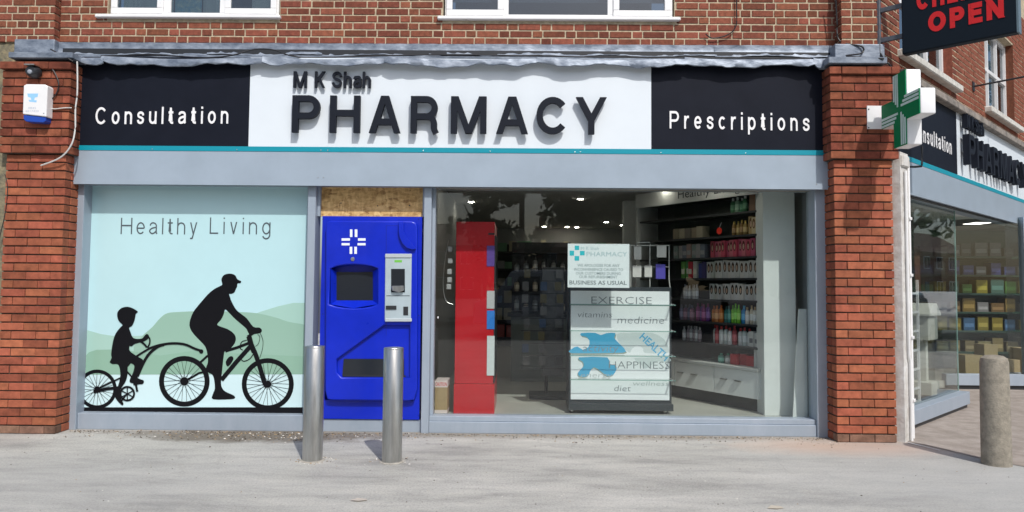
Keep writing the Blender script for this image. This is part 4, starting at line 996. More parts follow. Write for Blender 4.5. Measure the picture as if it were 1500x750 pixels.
# ------------------------------------------------------------------ side sign
OF = .095
sgs = frame_side('side_shop_sign', 'fascia sign on the side street with black Consultation panel and PHARMACY letters', 'sign', .3, OF, zf_bot)
sbw = SP(1401, 190, OF)[0]
zstop = zsf_top - .1
part('black_panel', MB().box(.22, sbw - .001, OF, OF + .05, zf_bot, zstop).xf(SIDE), BLACKP, sgs)
part('white_panel', MB().box(sbw + .001, s_end - 2, OF - .002, OF + .05, zf_bot, zstop).xf(SIDE), WHITEP, sgs)
part('black_panel', MB().box(s_end - 1.999, s_end, OF, OF + .05, zf_bot, zstop).xf(SIDE), BLACKP, sgs)
part('teal_strip', MB().box(.215, s_end, OF - .006, OF + .05, zf_teal, zf_bot - .001).xf(SIDE), TEAL, sgs)
e1 = SP(1393.5, 228, OF)[0]; hC = ztext(139, 157, yl) - ztext(139, 182, yl); zC = zf_bot + .21
wC = 1.30
set_text('Consultation', .125, (e1 - wC, zC, e1, zC, hC), OF - .006, OF + .001, LETW, sgs, gap=.40, T=SIDE)
p0 = SP(1419.5, 248, OF - .09); HP = wz(600, 139.5, yk) - wz(600, 193.5, yk)
LP = wx(889, 195, yk) - wx(427, 193, yk)
zP = wz(600, 194, yk)
set_text('PHARMACY', .168, (p0[0], zP, p0[0] + LP, zP, HP), OF - .10, OF - .03, LETK, sgs, gap=.22, T=SIDE)
HK = wz(480, 104, yk2) - wz(480, 128, yk2)
set_text('M K Shah', .19, (p0[0], zP + HP * 1.22, p0[0] + LP * .25, zP + HP * 1.22, HK), OF - .085, OF - .03, LETK, sgs, gap=.22, space=.35, T=SIDE)
bxs = frame_side('side_shutter_housing', 'pale lilac grey shutter box under the side sign', 'shutter box', .3, OF, zf_box)
part('cover_panel', MB().box(.215, s_end, OF - .003, OF + .002, zf_box, zf_teal - .002).box(.215, s_end, OF + .002, OF + .28, zf_box + .012, zf_teal - .002).xf(SIDE), FASC, bxs)
part('soffit', MB().box(1.9, 5.3, OF + .29, 1.2, zf_box + .10, zf_box + .14).xf(SIDE), SHOPW, bxs)
part('shutter_slot', MB().box(.3, s_end, OF + .06, OF + .12, zf_box + .002, zf_box + .011).xf(SIDE), DARK, bxs)

# ------------------------------------------------------------------ side shopfront
OSF = .15; OG = .26
sf = frame_side('side_shopfront_frame', 'grey framed side window next to the corner downpipe', 'window frame', .3, OSF, 0)
se = SP(1421, 588, OSF)[0]; sw0 = .33
zsr = (SP(1342, 600, OSF)[1] + SP(1418, 575, OSF)[1]) / 2
part('post', MB().box(sw0, sw0 + .09, OSF, OSF + .16, 0, zf_box + .011).xf(SIDE), FRAME, sf, bevel=.003)
part('bottom_rail', MB().box(sw0 + .092, se, OSF, OSF + .16, .05, zsr).xf(SIDE), FRAME, sf, bevel=.004)
part('kick_strip', MB().box(sw0 + .092, se, OSF + .03, OSF + .15, 0, .05).xf(SIDE), DARK, sf)
part('window_pane', MB().box(sw0 + .092, se - .03, OG, OG + .008, zsr + .001, zf_box + .01).xf(SIDE), GLASS, sf)
part('glass_edge', MB().box(se - .029, se - .02, OG, OG + .012, zsr + .001, zf_box + .01).xf(SIDE), GREEN_GLASS, sf)
part('return_pane', MB().box(se - .032, se - .024, OG + .013, .93, zsr + .001, zf_box + .01).xf(SIDE), GLASS, sf)
part('return_rail', MB().box(se - .06, se, OSF + .161, .93, .02, zsr - .002).xf(SIDE), FRAME, sf)
s2 = thing('entrance_window', 'grey framed splayed window on the far side of the recessed side entrance', 'window frame', (6.3, 3.56, 0))
part('bottom_rail', MB().box(6.1, 7.25, 3.5, 3.62, .06, .22), FRAME, s2, bevel=.004)
part('kick_strip', MB().box(6.1, 7.25, 3.53, 3.61, 0, .059), DARK, s2)
part('post', MB().box(7.251, 7.33, 3.5, 3.62, 0, zf_box + .09), FRAME, s2)
part('window_pane', MB().box(6.1, 7.25, 3.56, 3.568, .221, zf_box + .09), GLASS, s2)
ss = (Vector((7.33, 3.56, 0)) - Q).dot(U)
part('bottom_rail', MB().box(ss + .02, s_end, OSF, OSF + .12, .06, .22).xf(SIDE), FRAME, s2)
part('kick_strip', MB().box(ss + .02, s_end, OSF + .02, OSF + .12, 0, .059).xf(SIDE), DARK, s2)
part('window_pane', MB().box(ss + .02, s_end, OG, OG + .008, .221, zf_box + .01).xf(SIDE), GLASS, s2)
part('door_leaf', MB().box(se + .02, 4.3, .95, .958, .1, zf_box + .09).xf(SIDE), GLASS, s2)
part('door_rail', MB().box(se + .02, 4.3, .93, .97, .0, .099).xf(SIDE), FRAME, s2)

# painted corner strip and the white pipes
cs = frame_side('corner_strip', 'flaking white painted strip between the right brick pillar and the side window', 'wall', .02, .0, 0)
part('render', MB().box(.012, .235, .012, .3, -.02, wz(1315, 222, -.2)).xf(SIDE), CREAM, cs)
part('bracket_box', MB().box(.02, .22, -.01, .1, wz(1315, 243, -.2), wz(1315, 226, -.2)).xf(SIDE), CREAM, cs, bevel=.01)
dp = frame_side('downpipe', 'thin white downpipe on the corner beside the side window', 'pipe', .27, .02, 0)
zt_p = wz(1320, 229, -.1)
part('pipe', MB().tube([SIDE((.275, .03, 0.0)), SIDE((.275, .03, zt_p - .05)), SIDE((.272, .04, zt_p - .01)), SIDE((.25, .09, zt_p + .02))], .021, 12), WPVC, dp, smooth=True)
part('pipe', MB().tube([SIDE((.13, -.01, .0)), SIDE((.13, -.01, .75)), SIDE((.10, -.008, .8)), SIDE((.10, -.008, zt_p - .15))], .013, 10), WPVC, dp, smooth=True, label='thinner second pipe with a kink')
for z in (.35, .95, 1.55, 2.1):
    part('clip', MB().box(.25, .30, .0, .04, z, z + .03).xf(SIDE), WPVC, dp, bevel=.004)
fbp = [on_side_px(x, y, o) for x, y, o in ((1326, 244, .09), (1340, 244.5, -.02), (1350, 243.5, -.08), (1350.5, 240, -.085), (1350.5, 214, -.085))]
solo('flag_bracket', MB().tube(fbp, .011, 8), DARK, 'black angled metal bracket under the green cross on the side sign', 'bracket')

# ================================================================== INSIDE THE SHOP
def inbox(px0, px1, py0, py1, Y):       # pixel rectangle on the plane Y -> x0, x1, z0, z1
    a = W(px0, py1, Y); b = W(px1, py0, Y); return a.x, b.x, a.z, b.z
# white partition and the return wall at the right
pw = thing('partition', 'white partition end between the shelf cabinet and the window', 'partition', (2.7, .5, FZ))
a0, a1, _, _ = inbox(1120, 1164, 300, 600, .48)
part('panel', MB().box(a0, a1, .48, .52, FZ, 2.655), SHOPW, pw, bevel=.003)
part('panel', MB().box(a0, a0 + .06, .521, .72, FZ, 2.655), SHOPW, pw, bevel=.003)
rw = thing('inner_side_wall', 'white inner wall at the right end of the window with skirting', 'wall', (2.98, .3, FZ))
part('wall', MB().box(a1 + .19, a1 + .31, .21, 3.0, FZ, 2.655), SHOPW, rw)
part('skirting', MB().box(a1 + .175, a1 + .1895, .21, 3.0, FZ, FZ + .12), SHOPW, rw)
part('socket', MB().box(a1 + .178, a1 + .1895, .34, .44, 1.48, 1.58), WPVC, rw, bevel=.003)
# leaning offcut board
lbx = wx(1168, 600, .27)
solo('leaning_board', MB().add([(lbx - .05, .26, FZ), (lbx + .10, .26, FZ), (lbx + .13, .335, 1.22), (lbx + .05, .335, 1.22), (lbx - .05, .278, FZ), (lbx + .10, .278, FZ), (lbx + .13, .353, 1.22), (lbx + .05, .353, 1.22)],
     [(0, 1, 2, 3), (7, 6, 5, 4), (0, 4, 5, 1), (1, 5, 6, 2), (2, 6, 7, 3), (3, 7, 4, 0)]), SHOPW, 'pale offcut board leaning beside the white partition', 'board')

# shelf cabinet running back into the shop
CV = Vector((-.526, .85, 0)).normalized(); CN = Vector((-CV.y, CV.x, 0)); 
if CN.y > 0: CN = -CN           # front normal, towards the customer and street
CO = Vector((a0 - .005, .60, 0))
CL = 1.95
def CB(p): return CO + CV * p[0] - CN * p[1] + Vector((0, 0, p[2]))     # (along, into, up)
def cpix(px, py, o=0.0):
    d = ray(px, py); base = CO - CN * o; t = (base - CAM).dot(CN) / d.dot(CN); p = CAM + d * t
    return (p - base).dot(CV), p.z
cab = thing('shelf_cabinet', 'wall cabinet with glass shelves of toiletries and white drawers at the right inside the window', 'cabinet', tuple(CB((CL / 2, 0, FZ))))
zsh = [cpix(1117, y)[1] for y in (306, 341, 374, 407, 441, 477, 511)]
zct = cpix(1117, 541)[1]; zdb = cpix(1118, 586)[1]; zhd = cpix(1117, 283)[1]
CABW = mat('cabinet_white', (.45, .46, .45), .5)
part('back_board', MB().box(0, CL, .36, .38, FZ, 2.6).xf(CB), SHELFD, cab)
part('side_panel', MB().box(-.02, 0, .01, .38, FZ, 2.6).xf(CB), CABW, cab)
part('side_panel', MB().box(CL, CL + .02, .0, .38, FZ, 2.6).xf(CB), CABW, cab)
part('header', MB().box(0, CL, -.02, .0, zhd, 2.6).xf(CB), CABW, cab)
part('header_light_strip', MB().box(.0, CL, .01, .35, zhd + .02, zhd + .04).xf(CB), SHELFD, cab)
for z in zsh: part('shelf', MB().box(.001, CL - .001, .05, .36, z - .022, z).xf(CB), SHELFD, cab)
part('counter_top', MB().box(-.01, CL, -.05, .36, zct - .03, zct).xf(CB), CABW, cab)
part('plinth', MB().box(0, CL, .08, .36, FZ, zdb).xf(CB), SHELFD, cab)
dx = [0.0, .62, 1.24, CL]
for i in range(3):
    d = part('drawer', MB().box(dx[i] + .006, dx[i + 1] - .006, -.03, .3, zdb, zct - .035).xf(CB), DRAWER, cab, bevel=.003)
    for q in ((.22, .42) if i < 1 else (.25, .47)):
        part('handle', MB().box(dx[i] + q, dx[i] + q + .09, -.05, -.031, (zdb + zct) / 2 - .0, (zdb + zct) / 2 + .012).xf(CB), STEEL, d)
for q in (.72, 1.30): part('divider', MB().box(q, q + .006, .045, .35, zct, zhd).xf(CB), SHELFG, cab)
h_a, h_z = cpix(1000, 281, -.02)
print_text('header_text', 'Healthy Living', LETK, cab, CB((cpix(992, 289, -.02)[0], -.0215, zhd + .055)), -CV, .15, .95, align='LEFT')
# goods, every one an object
GM = {}
def gm(c, r=.45):
    k = tuple(c)
    if k not in GM: GM[k] = mat('pack_' + str(len(GM)), c, r, var=.05, scale=40)
    return GM[k]
def goods_box(w, d, h, c, face=None, band=None):
    mb = MB().box(0, w, 0, d, 0, h); ms = [gm(c)]
    if face:        # printed portrait: hair over a pale face
        ms += [gm(face), gm((.55, .36, .26))]
        mb.cur = 1; mb.prism([(w * (.5 + .36 * math.cos(t)), h * (.62 + .30 * math.sin(t))) for t in [i * math.pi / 5 for i in range(10)]], -.0012, -.0002)
        mb.cur = 2; mb.prism([(w * (.5 + .2 * math.cos(t)), h * (.58 + .17 * math.sin(t))) for t in [i * math.pi / 4 for i in range(8)]], -.002, -.0012)
    if band:
        ms.append(gm(band)); mb.cur = len(ms) - 1; mb.box(w * .08, w * .92, -.0012, -.0002, h * .25, h * .55)
    return mb.mesh('pack', ms)
def goods_bottle(w, h, c, cap):
    r = w / 2; mb = MB().lathe((r, r, 0), [(r * .92, 0), (r, .01), (r, h * .68), (r * .75, h * .78), (r * .42, h * .82)], 12)
    mb.cur = 1; mb.lathe((r, r, 0), [(r * .45, h * .82), (r * .45, h), (r * .3, h + .002)], 12)
    mb.cur = 2; mb.lathe((r, r, 0), [(r * 1.015, h * .2), (r * 1.015, h * .55)], 12)
    return mb.mesh('bottle', [gm(c), gm(cap), gm(tuple(min(.85, x * 1.6 + .1) for x in c))], smooth=True)
rotC = math.atan2(-CV.y, -CV.x)
ORD = ['first', 'second', 'third', 'fourth', 'fifth', 'sixth', 'seventh', 'eighth', 'ninth', 'tenth', 'eleventh', 'twelfth', 'thirteenth', 'fourteenth']
def run(shelf_z, pxa, pxb, count, maker, kinds, name, label, cat, group):
    """fills from pixel pxa (left) to pxb (right) along the cabinet"""
    ta = cpix(pxa, 450, .1)[0]; tb = cpix(pxb, 450, .1)[0]; st = (ta - tb) / count
    meshes = [maker(st * .92, k) for k in kinds]
    for i in range(count):
        p = CB((ta - st * i, .1 + random.uniform(-.01, .03), shelf_z + .0005))
        o = link(name, meshes[i % len(meshes)], None, tuple(p), rotC + random.uniform(-.05, .05)); o.scale = (1, 1, random.uniform(1.0, 1.14))
        tag(o, label if count == 1 else f'{label}, {ORD[i]} from left', cat, group)
Hs = zsh[1] - zsh[2]            # clear height of a shelf
bxm = lambda h, **k: (lambda w, c: goods_box(w, .12, h, c, **k))
btm = lambda h, cap: (lambda w, c: goods_bottle(w, h, c, cap))
run(zsh[0], 1098, 1117, 2, bxm(.17), [(.22, .12, .07), (.30, .2, .1)], 'brown_box', 'brown carton at the right end of the top cabinet shelf', 'box', 'brown cartons on the top shelf')
run(zsh[0], 1068, 1095, 4, btm(.16, (.6, .62, .6)), [(.04, .16, .07), (.25, .4, .28), (.05, .2, .1)], 'green_bottle', 'green bottle on the top cabinet shelf', 'bottle', 'green bottles on the top shelf')
run(zsh[1], 1095, 1117, 3, bxm(.18, face=(.16, .08, .03)), [(.52, .36, .16), (.62, .5, .3)], 'gold_box', 'golden box with a portrait on the second cabinet shelf', 'box', 'golden boxes on the second shelf')
run(zsh[1], 1071, 1094, 4, btm(.15, (.5, .36, .08)), [(.22, .12, .03), (.35, .24, .08)], 'amber_bottle', 'amber bottle on the second cabinet shelf', 'bottle', 'amber bottles on the second shelf')
run(zsh[2], 1040, 1106, 11, bxm(.175, face=(.12, .02, .02)), [(.60, .08, .13), (.55, .10, .18), (.62, .16, .2)], 'pink_box', 'pink hair colour box in the row on the third cabinet shelf', 'box', 'pink boxes on the third shelf')
run(zsh[2], 1107, 1117, 2, bxm(.17), [(.62, .02, .02), (.6, .55, .5)], 'red_box', 'small end box beside the pink row, third cabinet shelf', 'box', 'end boxes on the third shelf')
run(zsh[3], 1033, 1117, 13, bxm(.18, face=(.07, .035, .02)), [(.68, .66, .62), (.62, .6, .56), (.70, .66, .6)], 'white_hair_dye_box', 'white box with brown hair portrait on the fourth cabinet shelf', 'box', 'portrait boxes on the fourth shelf')
run(zsh[3], 998, 1021, 4, bxm(.19, band=(.6, .6, .5)), [(.10, .28, .06), (.1, .3, .12), (.45, .03, .05), (.5, .5, .45)], 'slim_carton', 'slim green or red carton at the left of the fourth cabinet shelf', 'box', 'slim cartons on the fourth shelf')
run(zsh[4], 1037, 1117, 12, bxm(.165, face=(.012, .01, .01)), [(.70, .68, .66), (.66, .62, .58)], 'dark_hair_dye_box', 'white box with black hair portrait on the fifth cabinet shelf', 'box', 'portrait boxes on the fifth shelf')
run(zsh[4], 998, 1022, 6, btm(.15, (.5, .5, .52)), [(.5, .52, .52), (.4, .42, .45)], 'white_bottle', 'white bottle at the left of the fifth cabinet shelf', 'bottle', 'white bottles on the fifth shelf')
run(zsh[5], 1016, 1038, 4, btm(.19, (.2, .02, .1)), [(.25, .02, .16), (.14, .03, .25)], 'purple_bottle', 'purple shampoo bottle on the sixth cabinet shelf', 'bottle', 'purple bottles on the sixth shelf')
run(zsh[5], 1040, 1057, 3, btm(.17, (.5, .12, .02)), [(.65, .17, .02), (.6, .22, .06)], 'orange_bottle', 'orange shampoo bottle on the sixth cabinet shelf', 'bottle', 'orange bottles on the sixth shelf')
run(zsh[5], 1057, 1068, 2, btm(.18, (.03, .1, .1)), [(.03, .22, .2)], 'teal_bottle', 'teal shampoo bottle on the sixth cabinet shelf', 'bottle', 'teal bottles on the sixth shelf')
run(zsh[5], 1068, 1082, 3, btm(.19, (.2, .6, .05)), [(.22, .62, .03), (.16, .5, .03)], 'lime_bottle', 'bright lime green shampoo bottle on the sixth cabinet shelf', 'bottle', 'lime bottles on the sixth shelf')
run(zsh[5], 1083, 1090, 1, btm(.19, (.05, .3, .5)), [(.02, .25, .55)], 'blue_bottle', 'single bright blue shampoo bottle on the sixth cabinet shelf', 'bottle', 'blue bottle on the sixth shelf')
run(zsh[5], 1090, 1117, 5, btm(.18, (.5, .35, .18)), [(.72, .68, .6), (.70, .6, .45)], 'cream_bottle', 'cream shampoo bottle at the right of the sixth cabinet shelf', 'bottle', 'cream bottles on the sixth shelf')
run(zsh[6], 1040, 1096, 9, btm(.185, (.4, .03, .03)), [(.70, .70, .68), (.35, .04, .05), (.72, .72, .7), (.6, .66, .64)], 'lotion_bottle', 'white or red lotion bottle on the seventh cabinet shelf', 'bottle', 'lotion bottles on the seventh shelf')
run(zsh[6], 1097, 1117, 3, bxm(.15, band=(.2, .2, .22)), [(.68, .67, .64)], 'small_white_carton', 'small white carton at the right of the seventh cabinet shelf', 'box', 'white cartons on the seventh shelf')
run(zsh[6], 998, 1026, 6, btm(.16, (.4, .4, .42)), [(.42, .44, .46), (.3, .25, .28)], 'pale_bottle', 'pale bottle at the dim left of the seventh cabinet shelf', 'bottle', 'pale bottles on the seventh shelf')
run(zsh[2], 985, 1034, 7, bxm(.15, band=(.3, .3, .3)), [(.2, .25, .24), (.32, .3, .3), (.14, .16, .2), (.3, .2, .18)], 'dim_carton', 'dim carton at the left of the third cabinet shelf', 'box', 'dim cartons on the third shelf')
run(zsh[1], 985, 1030, 5, bxm(.12), [(.25, .2, .14), (.34, .3, .22), (.16, .14, .12)], 'low_carton', 'low brownish carton at the left of the second cabinet shelf', 'box', 'low cartons on the second shelf')
run(zsh[3], 1021, 1033, 2, bxm(.17), [(.05, .06, .22), (.06, .05, .16)], 'navy_carton', 'navy carton left of the white portrait boxes, fourth cabinet shelf', 'box', 'navy cartons on the fourth shelf')
run(zsh[5], 992, 1015, 4, btm(.17, (.1, .1, .14)), [(.1, .1, .2), (.2, .08, .14)], 'dark_bottle', 'dark bottle at the left of the sixth cabinet shelf', 'bottle', 'dark bottles on the sixth shelf')
run(zct, 1070, 1103, 3, bxm(.105), [(.5, .02, .03), (.42, .01, .02)], 'red_carton', 'red carton lying on the cabinet counter', 'box', 'red cartons on the counter')
run(zct, 1103, 1113, 1, bxm(.17), [(.66, .65, .62)], 'tall_white_carton', 'tall white carton at the right end of the cabinet counter', 'box', 'white carton on the counter')
run(zct, 1050, 1066, 2, btm(.10, (.05, .3, .2)), [(.1, .3, .24), (.5, .5, .46)], 'counter_bottle', 'small bottle left of the red cartons on cabinet counter', 'bottle', 'bottles on the counter')
p = CB((cpix(1051, 338, .0)[0], .03, cpix(1051, 338, .0)[1]))
rd = thing('price_tag', 'round bright red tag hanging from the second cabinet shelf', 'tag', tuple(p))
part('disc', MB().lathe((0, 0, 0), [(.038, 0), (.038, .004)], 20).xf(lambda v: p + CN * v.z + CV * v.x + Vector((0, 0, v.y))), mat('tag_red', (.85, .03, .01), .5), rd)
part('string', MB().tube([p + Vector((0, 0, .036)), p + CV * -.03 + Vector((0, 0, .09))], .002, 5), PAPER, rd)

# red display cabinet on the left
rx0, rx1, rz0, rz1 = inbox(665, 719, 325, 605, .42); rx2 = wx(725.5, 450, .42); zk = wz(690, 562, .42)
rc = thing('red_cabinet', 'tall bright red display cabinet standing behind the window', 'cabinet', ((rx0 + rx1) / 2, .42, FZ))
part('body', MB().box(rx0, rx2 - .015, .42, 1.25, zk, rz1), RED, rc, bevel=.003)
part('plinth', MB().box(rx0 - .005, rx2, .41, 1.26, FZ, zk - .003), RED, rc, bevel=.003)
part('edge_channel', MB().box(rx2 - .0145, rx2, .425, 1.2, zk + .01, rz1 - .14), DARK, rc)
part('vent_slot', MB().box(rx2 - .08, rx2 - .016, .417, .43, rz1 - .135, rz1 - .115), DARK, rc)
for nm, y0, y1, c in (('leaflet', 360, 390, (.12, .06, .3)), ('leaflet', 426, 452, (.5, .5, .5)), ('leaflet', 455, 482, (.03, .2, .62)), ('leaflet', 492, 550, (.62, .66, .66))):
    q0, q1, z0_, z1_ = inbox(713, 724.5, y0, y1, .415)
    part(nm, MB().box(q0, q1, .413, .4195, z0_, z1_), gm(c), rc)
# wire hook with hanging packs on its left side
wh = thing('hook_strip', 'curved wire hook strip with silver packs left of the red cabinet', 'rack', (rx0 - .06, .5, 1.2))
part('wire', MB().tube(smooth_pts([tuple(W(x, y, .5)) for x, y in ((657, 352), (652, 380), (649, 415), (653, 440), (664, 446))], n=5), .004, 6), STEEL, wh)
for x, y in ((660, 365), (660, 382), (659, 398), (659, 410), (658, 420)):
    q0, q1, z0_, z1_ = inbox(x - 4, x + 3, y - 4, y + 4, .5)
    part('pack', MB().box(q0, q1, .49, .51, z0_, z1_), gm((.45, .46, .47), .25), wh, bevel=.006)
# cardboard carton with tape
q0, q1, z0_, z1_ = inbox(636.5, 655.5, 558, 606, .33)
cb_ = thing('cardboard_carton', 'small brown cardboard carton with red and white tape in the window corner', 'carton', ((q0 + q1) / 2, .33, FZ))
part('carton', MB().box(q0, q1, .33, .60, FZ, z1_), CARD, cb_, bevel=.003)
tp = part('tape', MB().box(q0 - .001, q1 + .001, .3285, .601, z1_ - .065, z1_ + .001), mat('tape_white', (.7, .6, .58), .4), cb_)
part('tape', MB().box(q0 - .001, q1 + .001, .3285, .601, FZ + .012, FZ + .05), MATS['tape_white'], cb_)
print_text('tape_print', 'CAUTION', mat('tape_red', (.6, .04, .05), .5), tp, ((q0 + q1) / 2, .328, z1_ - .05), (1, 0, 0), .05, q1 - q0 - .01, bold=.02)

# word display stand
DY = .52
sx0, sx1, sz0, sz1 = inbox(833, 983, 421, 597, DY)
ds = thing('display_stand', 'charcoal display stand with white panels of health words and glass shelves', 'display stand', ((sx0 + sx1) / 2, DY, FZ))
part('frame_body', MB().box(sx0, sx1 + .005, DY + .012, DY + .42, sz0, sz1), CHAR, ds, bevel=.004)
part('base_bar', MB().box(sx0 - .004, sx1 + .012, DY - .05, DY + .44, sz0 - .02, sz0 + .05), CHAR, ds, bevel=.004)
rows = [(427, 445.5), (448.5, 484), (486.5, 520), (522.5, 555), (557.5, 585)]
panels = []
for i, (ya, yb) in enumerate(rows):
    q0, q1, z0_, z1_ = inbox(836, 980.5, ya, yb, DY)
    panels.append(part('word_panel', MB().box(q0, q1, DY, DY + .012, z0_, z1_), PAPER, ds))
for ys in (446.8, 485.2, 521.3, 556.2):
    q0, q1, _, zz = inbox(834, 987.5, ys, ys, DY - .05)
    sh = part('glass_shelf', MB().box(q0, q1, DY - .13, DY - .001, zz - .004, zz + .004), SHELFG, ds)
    part('glass_edge', MB().box(q0, q1, DY - .1325, DY - .1301, zz - .004, zz + .004), GREEN_GLASS, sh)
    part('bracket', MB().box(q1 - .03, q1 - .015, DY - .14, DY, zz + .0045, zz + .012), STEEL, sh)
for px in (838, 975):
    q = wx(px, 600, DY)
    part('castor', MB().lathe((0, 0, 0), [(.028, -.014), (.032, -.008), (.032, .008), (.028, .014)], 16).xf(lambda v: Vector((q + v.z, DY + .03 + v.x, FZ + .032 + v.y))), STEEL, ds)
    part('castor_fork', MB().box(q - .02, q + .02, DY + .01, DY + .05, FZ + .05, sz0 - .0), DARK, ds)
GREYT = mat('word_grey', (.22, .25, .27), .6); SKYT = mat('word_blue', (.10, .42, .68), .6); PALET = mat('word_pale', (.42, .47, .48), .6)
def word(i, body, px, py, pw_, hpx, m=GREYT, shear=.12, rot=0, bold=-.012):
    o = W(px, py, DY - .002); s = hpx / .72 * 7.85 / 1100
    xd = Vector((math.cos(rot), 0, math.sin(rot))); yd = Vector((-math.sin(rot), 0, math.cos(rot)))
    print_text('word_print', body, m, panels[i], (o.x, DY - .002 - random.uniform(0, .0005), o.z), xd, s, pw_ * 7.85 / 1100, ydir=yd, shear=shear, bold=bold)
word(0, 'EXERCISE', 910, 445.2, 88, 11, shear=0); word(1, 'vitamins', 871, 465, 50, 9); word(1, 'medicine', 938, 474, 68, 11); word(2, 'activity', 879, 515, 52, 11)
word(3, 'HAPPINESS', 936, 540, 88, 11, shear=0); word(3, 'energy', 873, 553, 46, 8, PALET); word(4, 'wellness', 953, 565, 52, 7, PALET); word(4, 'diet', 911, 573, 24, 9)
word(2, 'HEALTH', 955, 512, 50, 11, SKYT, 0, R(-42), bold=.02)
def piece(i, pts, m, e):
    P = [(820 + x / 4.167, 440 + y / 4.167) for x, y in pts]
    P = smooth_pts(P, True, 2); P = [(w_.x, w_.z) for w_ in (W(x, y, DY) for x, y in P)]
    zlo, zhi = wz(900, rows[i][1] - .3, DY), wz(900, rows[i][0] + .3, DY)
    P = [(x, min(max(z, zlo), zhi)) for x, z in P]
    part('puzzle_print', MB().prism(P, DY - e, DY - e + .0008), m, panels[i])
PBLUE = mat('puzzle_blue', (.07, .40, .66), .55); PSH = mat('puzzle_edge', (.30, .36, .32), .6); PGR = mat('puzzle_grey', (.62, .68, .69), .6)
up_ = [(130, 200), (215, 198), (250, 212), (285, 200), (340, 200), (332, 228), (362, 262), (405, 312), (330, 320), (70, 322), (72, 297), (108, 281), (140, 302), (175, 284), (181, 246), (160, 222), (132, 216)]
lo_ = [(115, 348), (290, 348), (300, 386), (340, 396), (346, 420), (326, 455), (292, 462), (250, 432), (210, 408), (185, 432), (172, 462), (122, 464), (112, 440), (145, 402), (140, 374)]
piece(2, [(x + 5, y + 8) for x, y in up_], PSH, .0009); piece(2, up_, PBLUE, .0012)
piece(3, [(x - 5, y + 7) for x, y in lo_], PSH, .0009); piece(3, lo_, PBLUE, .0012)
piece(2, [(350, 205), (400, 200), (440, 200), (420, 180), (560, 196), (640, 240), (668, 300), (650, 322), (520, 322), (510, 296), (475, 276), (440, 296), (430, 318), (410, 310), (360, 255)], PGR, .0006)
piece(3, [(455, 352), (500, 395), (520, 418), (560, 395), (600, 372), (660, 380), (668, 350)], PGR, .0006)

# apology poster taped inside the glass
PY = YG + .012
q0, q1, z0_, z1_ = inbox(831.5, 922, 357.5, 421, PY)
po = thing('poster', 'white M K Shah pharmacy business as usual poster above the display stand', 'poster', ((q0 + q1) / 2, PY, z0_))
part('sheet', MB().box(q0, q1, PY, PY + .003, z0_, z1_), mat('poster_sheet', (.80, .85, .87), .5), po)
CYAN = mat('poster_cyan', (.03, .52, .60), .5); PT = mat('poster_text', (.16, .2, .21), .5); PTL = mat('poster_text_pale', (.42, .58, .62), .5); PTG = mat('poster_text_grey', (.3, .38, .4), .5)
def pcr(x, y): return 820 + x / 5.3556, 340 + y / 5.3556
for a in ((117, 106, 152, 140), (77, 146, 112, 184), (158, 148, 195, 182), (116, 188, 152, 224)):
    x0_, y0_ = pcr(a[0], a[1]); x1_, y1_ = pcr(a[2], a[3]); c0, c1, d0, d1 = inbox(x0_, x1_, y0_, y1_, PY)
    part('cross_square', MB().box(c0, c1, PY - .0012, PY - .0002, d0, d1), CYAN, po)
for body, cx, by, wdt, hgt, m_, b_ in (('M K Shah', 236, 140, 140, 26, PTL, 0), ('PHARMACY', 367, 190, 318, 36, PTL, 0), ('WE APOLOGISE FOR ANY', 304, 272, 330, 22, PTG, .008), ('INCONVENIENCE CAUSED TO', 304, 304, 384, 22, PTG, .008),
        ('OUR CUSTOMERS DURING', 302, 334, 350, 22, PTG, .008), ('OUR REFURBISHMENT', 302, 362, 300, 22, PTG, .008), ('BUSINESS AS USUAL', 299, 412, 448, 32, PT, .012)):
    x_, y_ = pcr(cx, by); o = W(x_, y_, PY - .001)
    print_text('text_line', body, m_, po, (o.x, PY - .0012, o.z), (1, 0, 0), hgt / 5.3556 / .72 * 7.5 / 1100, wdt / 5.3556 * 7.5 / 1100, bold=b_)
# wire rack with cards on top of the stand
WY = DY + .05
wr = thing('wire_rack', 'white wire rack with hanging cards on top of the display stand', 'rack', (wx(950, 421, WY), WY, sz1))
def wire(pts, r=.0045): return MB().tube([tuple(W(x, y, WY)) for x, y in pts], r, 6)
for pts in ([(921, 359.5), (980, 359.5)], [(921, 391), (980, 391)], [(921, 421.5), (981, 421.5)], [(980, 359), (980, 410), (981.5, 421)], [(933, 359), (933, 355), (952, 355), (953, 359)], [(924, 359), (924, 421)], [(952, 359), (952, 421)]):
    part('wire', wire(pts), WCAB, wr)
for nm, a, m_ in (('card', (928.5, 361, 939.5, 380), gm((.62, .6, .58))), ('card', (962, 360, 976, 377), gm((.64, .62, .6))), ('card', (926.5, 389, 939.5, 406), gm((.62, .6, .58))), ('card', (944, 389, 955, 406), gm((.62, .6, .58))), ('purple_pack', (960.5, 387, 974.5, 408.5), gm((.09, .07, .42)))):
    c0, c1, d0, d1 = inbox(a[0], a[2], a[1], a[3], WY - .02)
    part(nm, MB().box(c0, c1, WY - .025, WY - .018, d0, d1), m_, wr, bevel=.002)
    part('hook', MB().tube([((c0 + c1) / 2, WY - .03, d1 - .01), ((c0 + c1) / 2, WY + .01, d1 + .006)], .0025, 5), STEEL, wr)

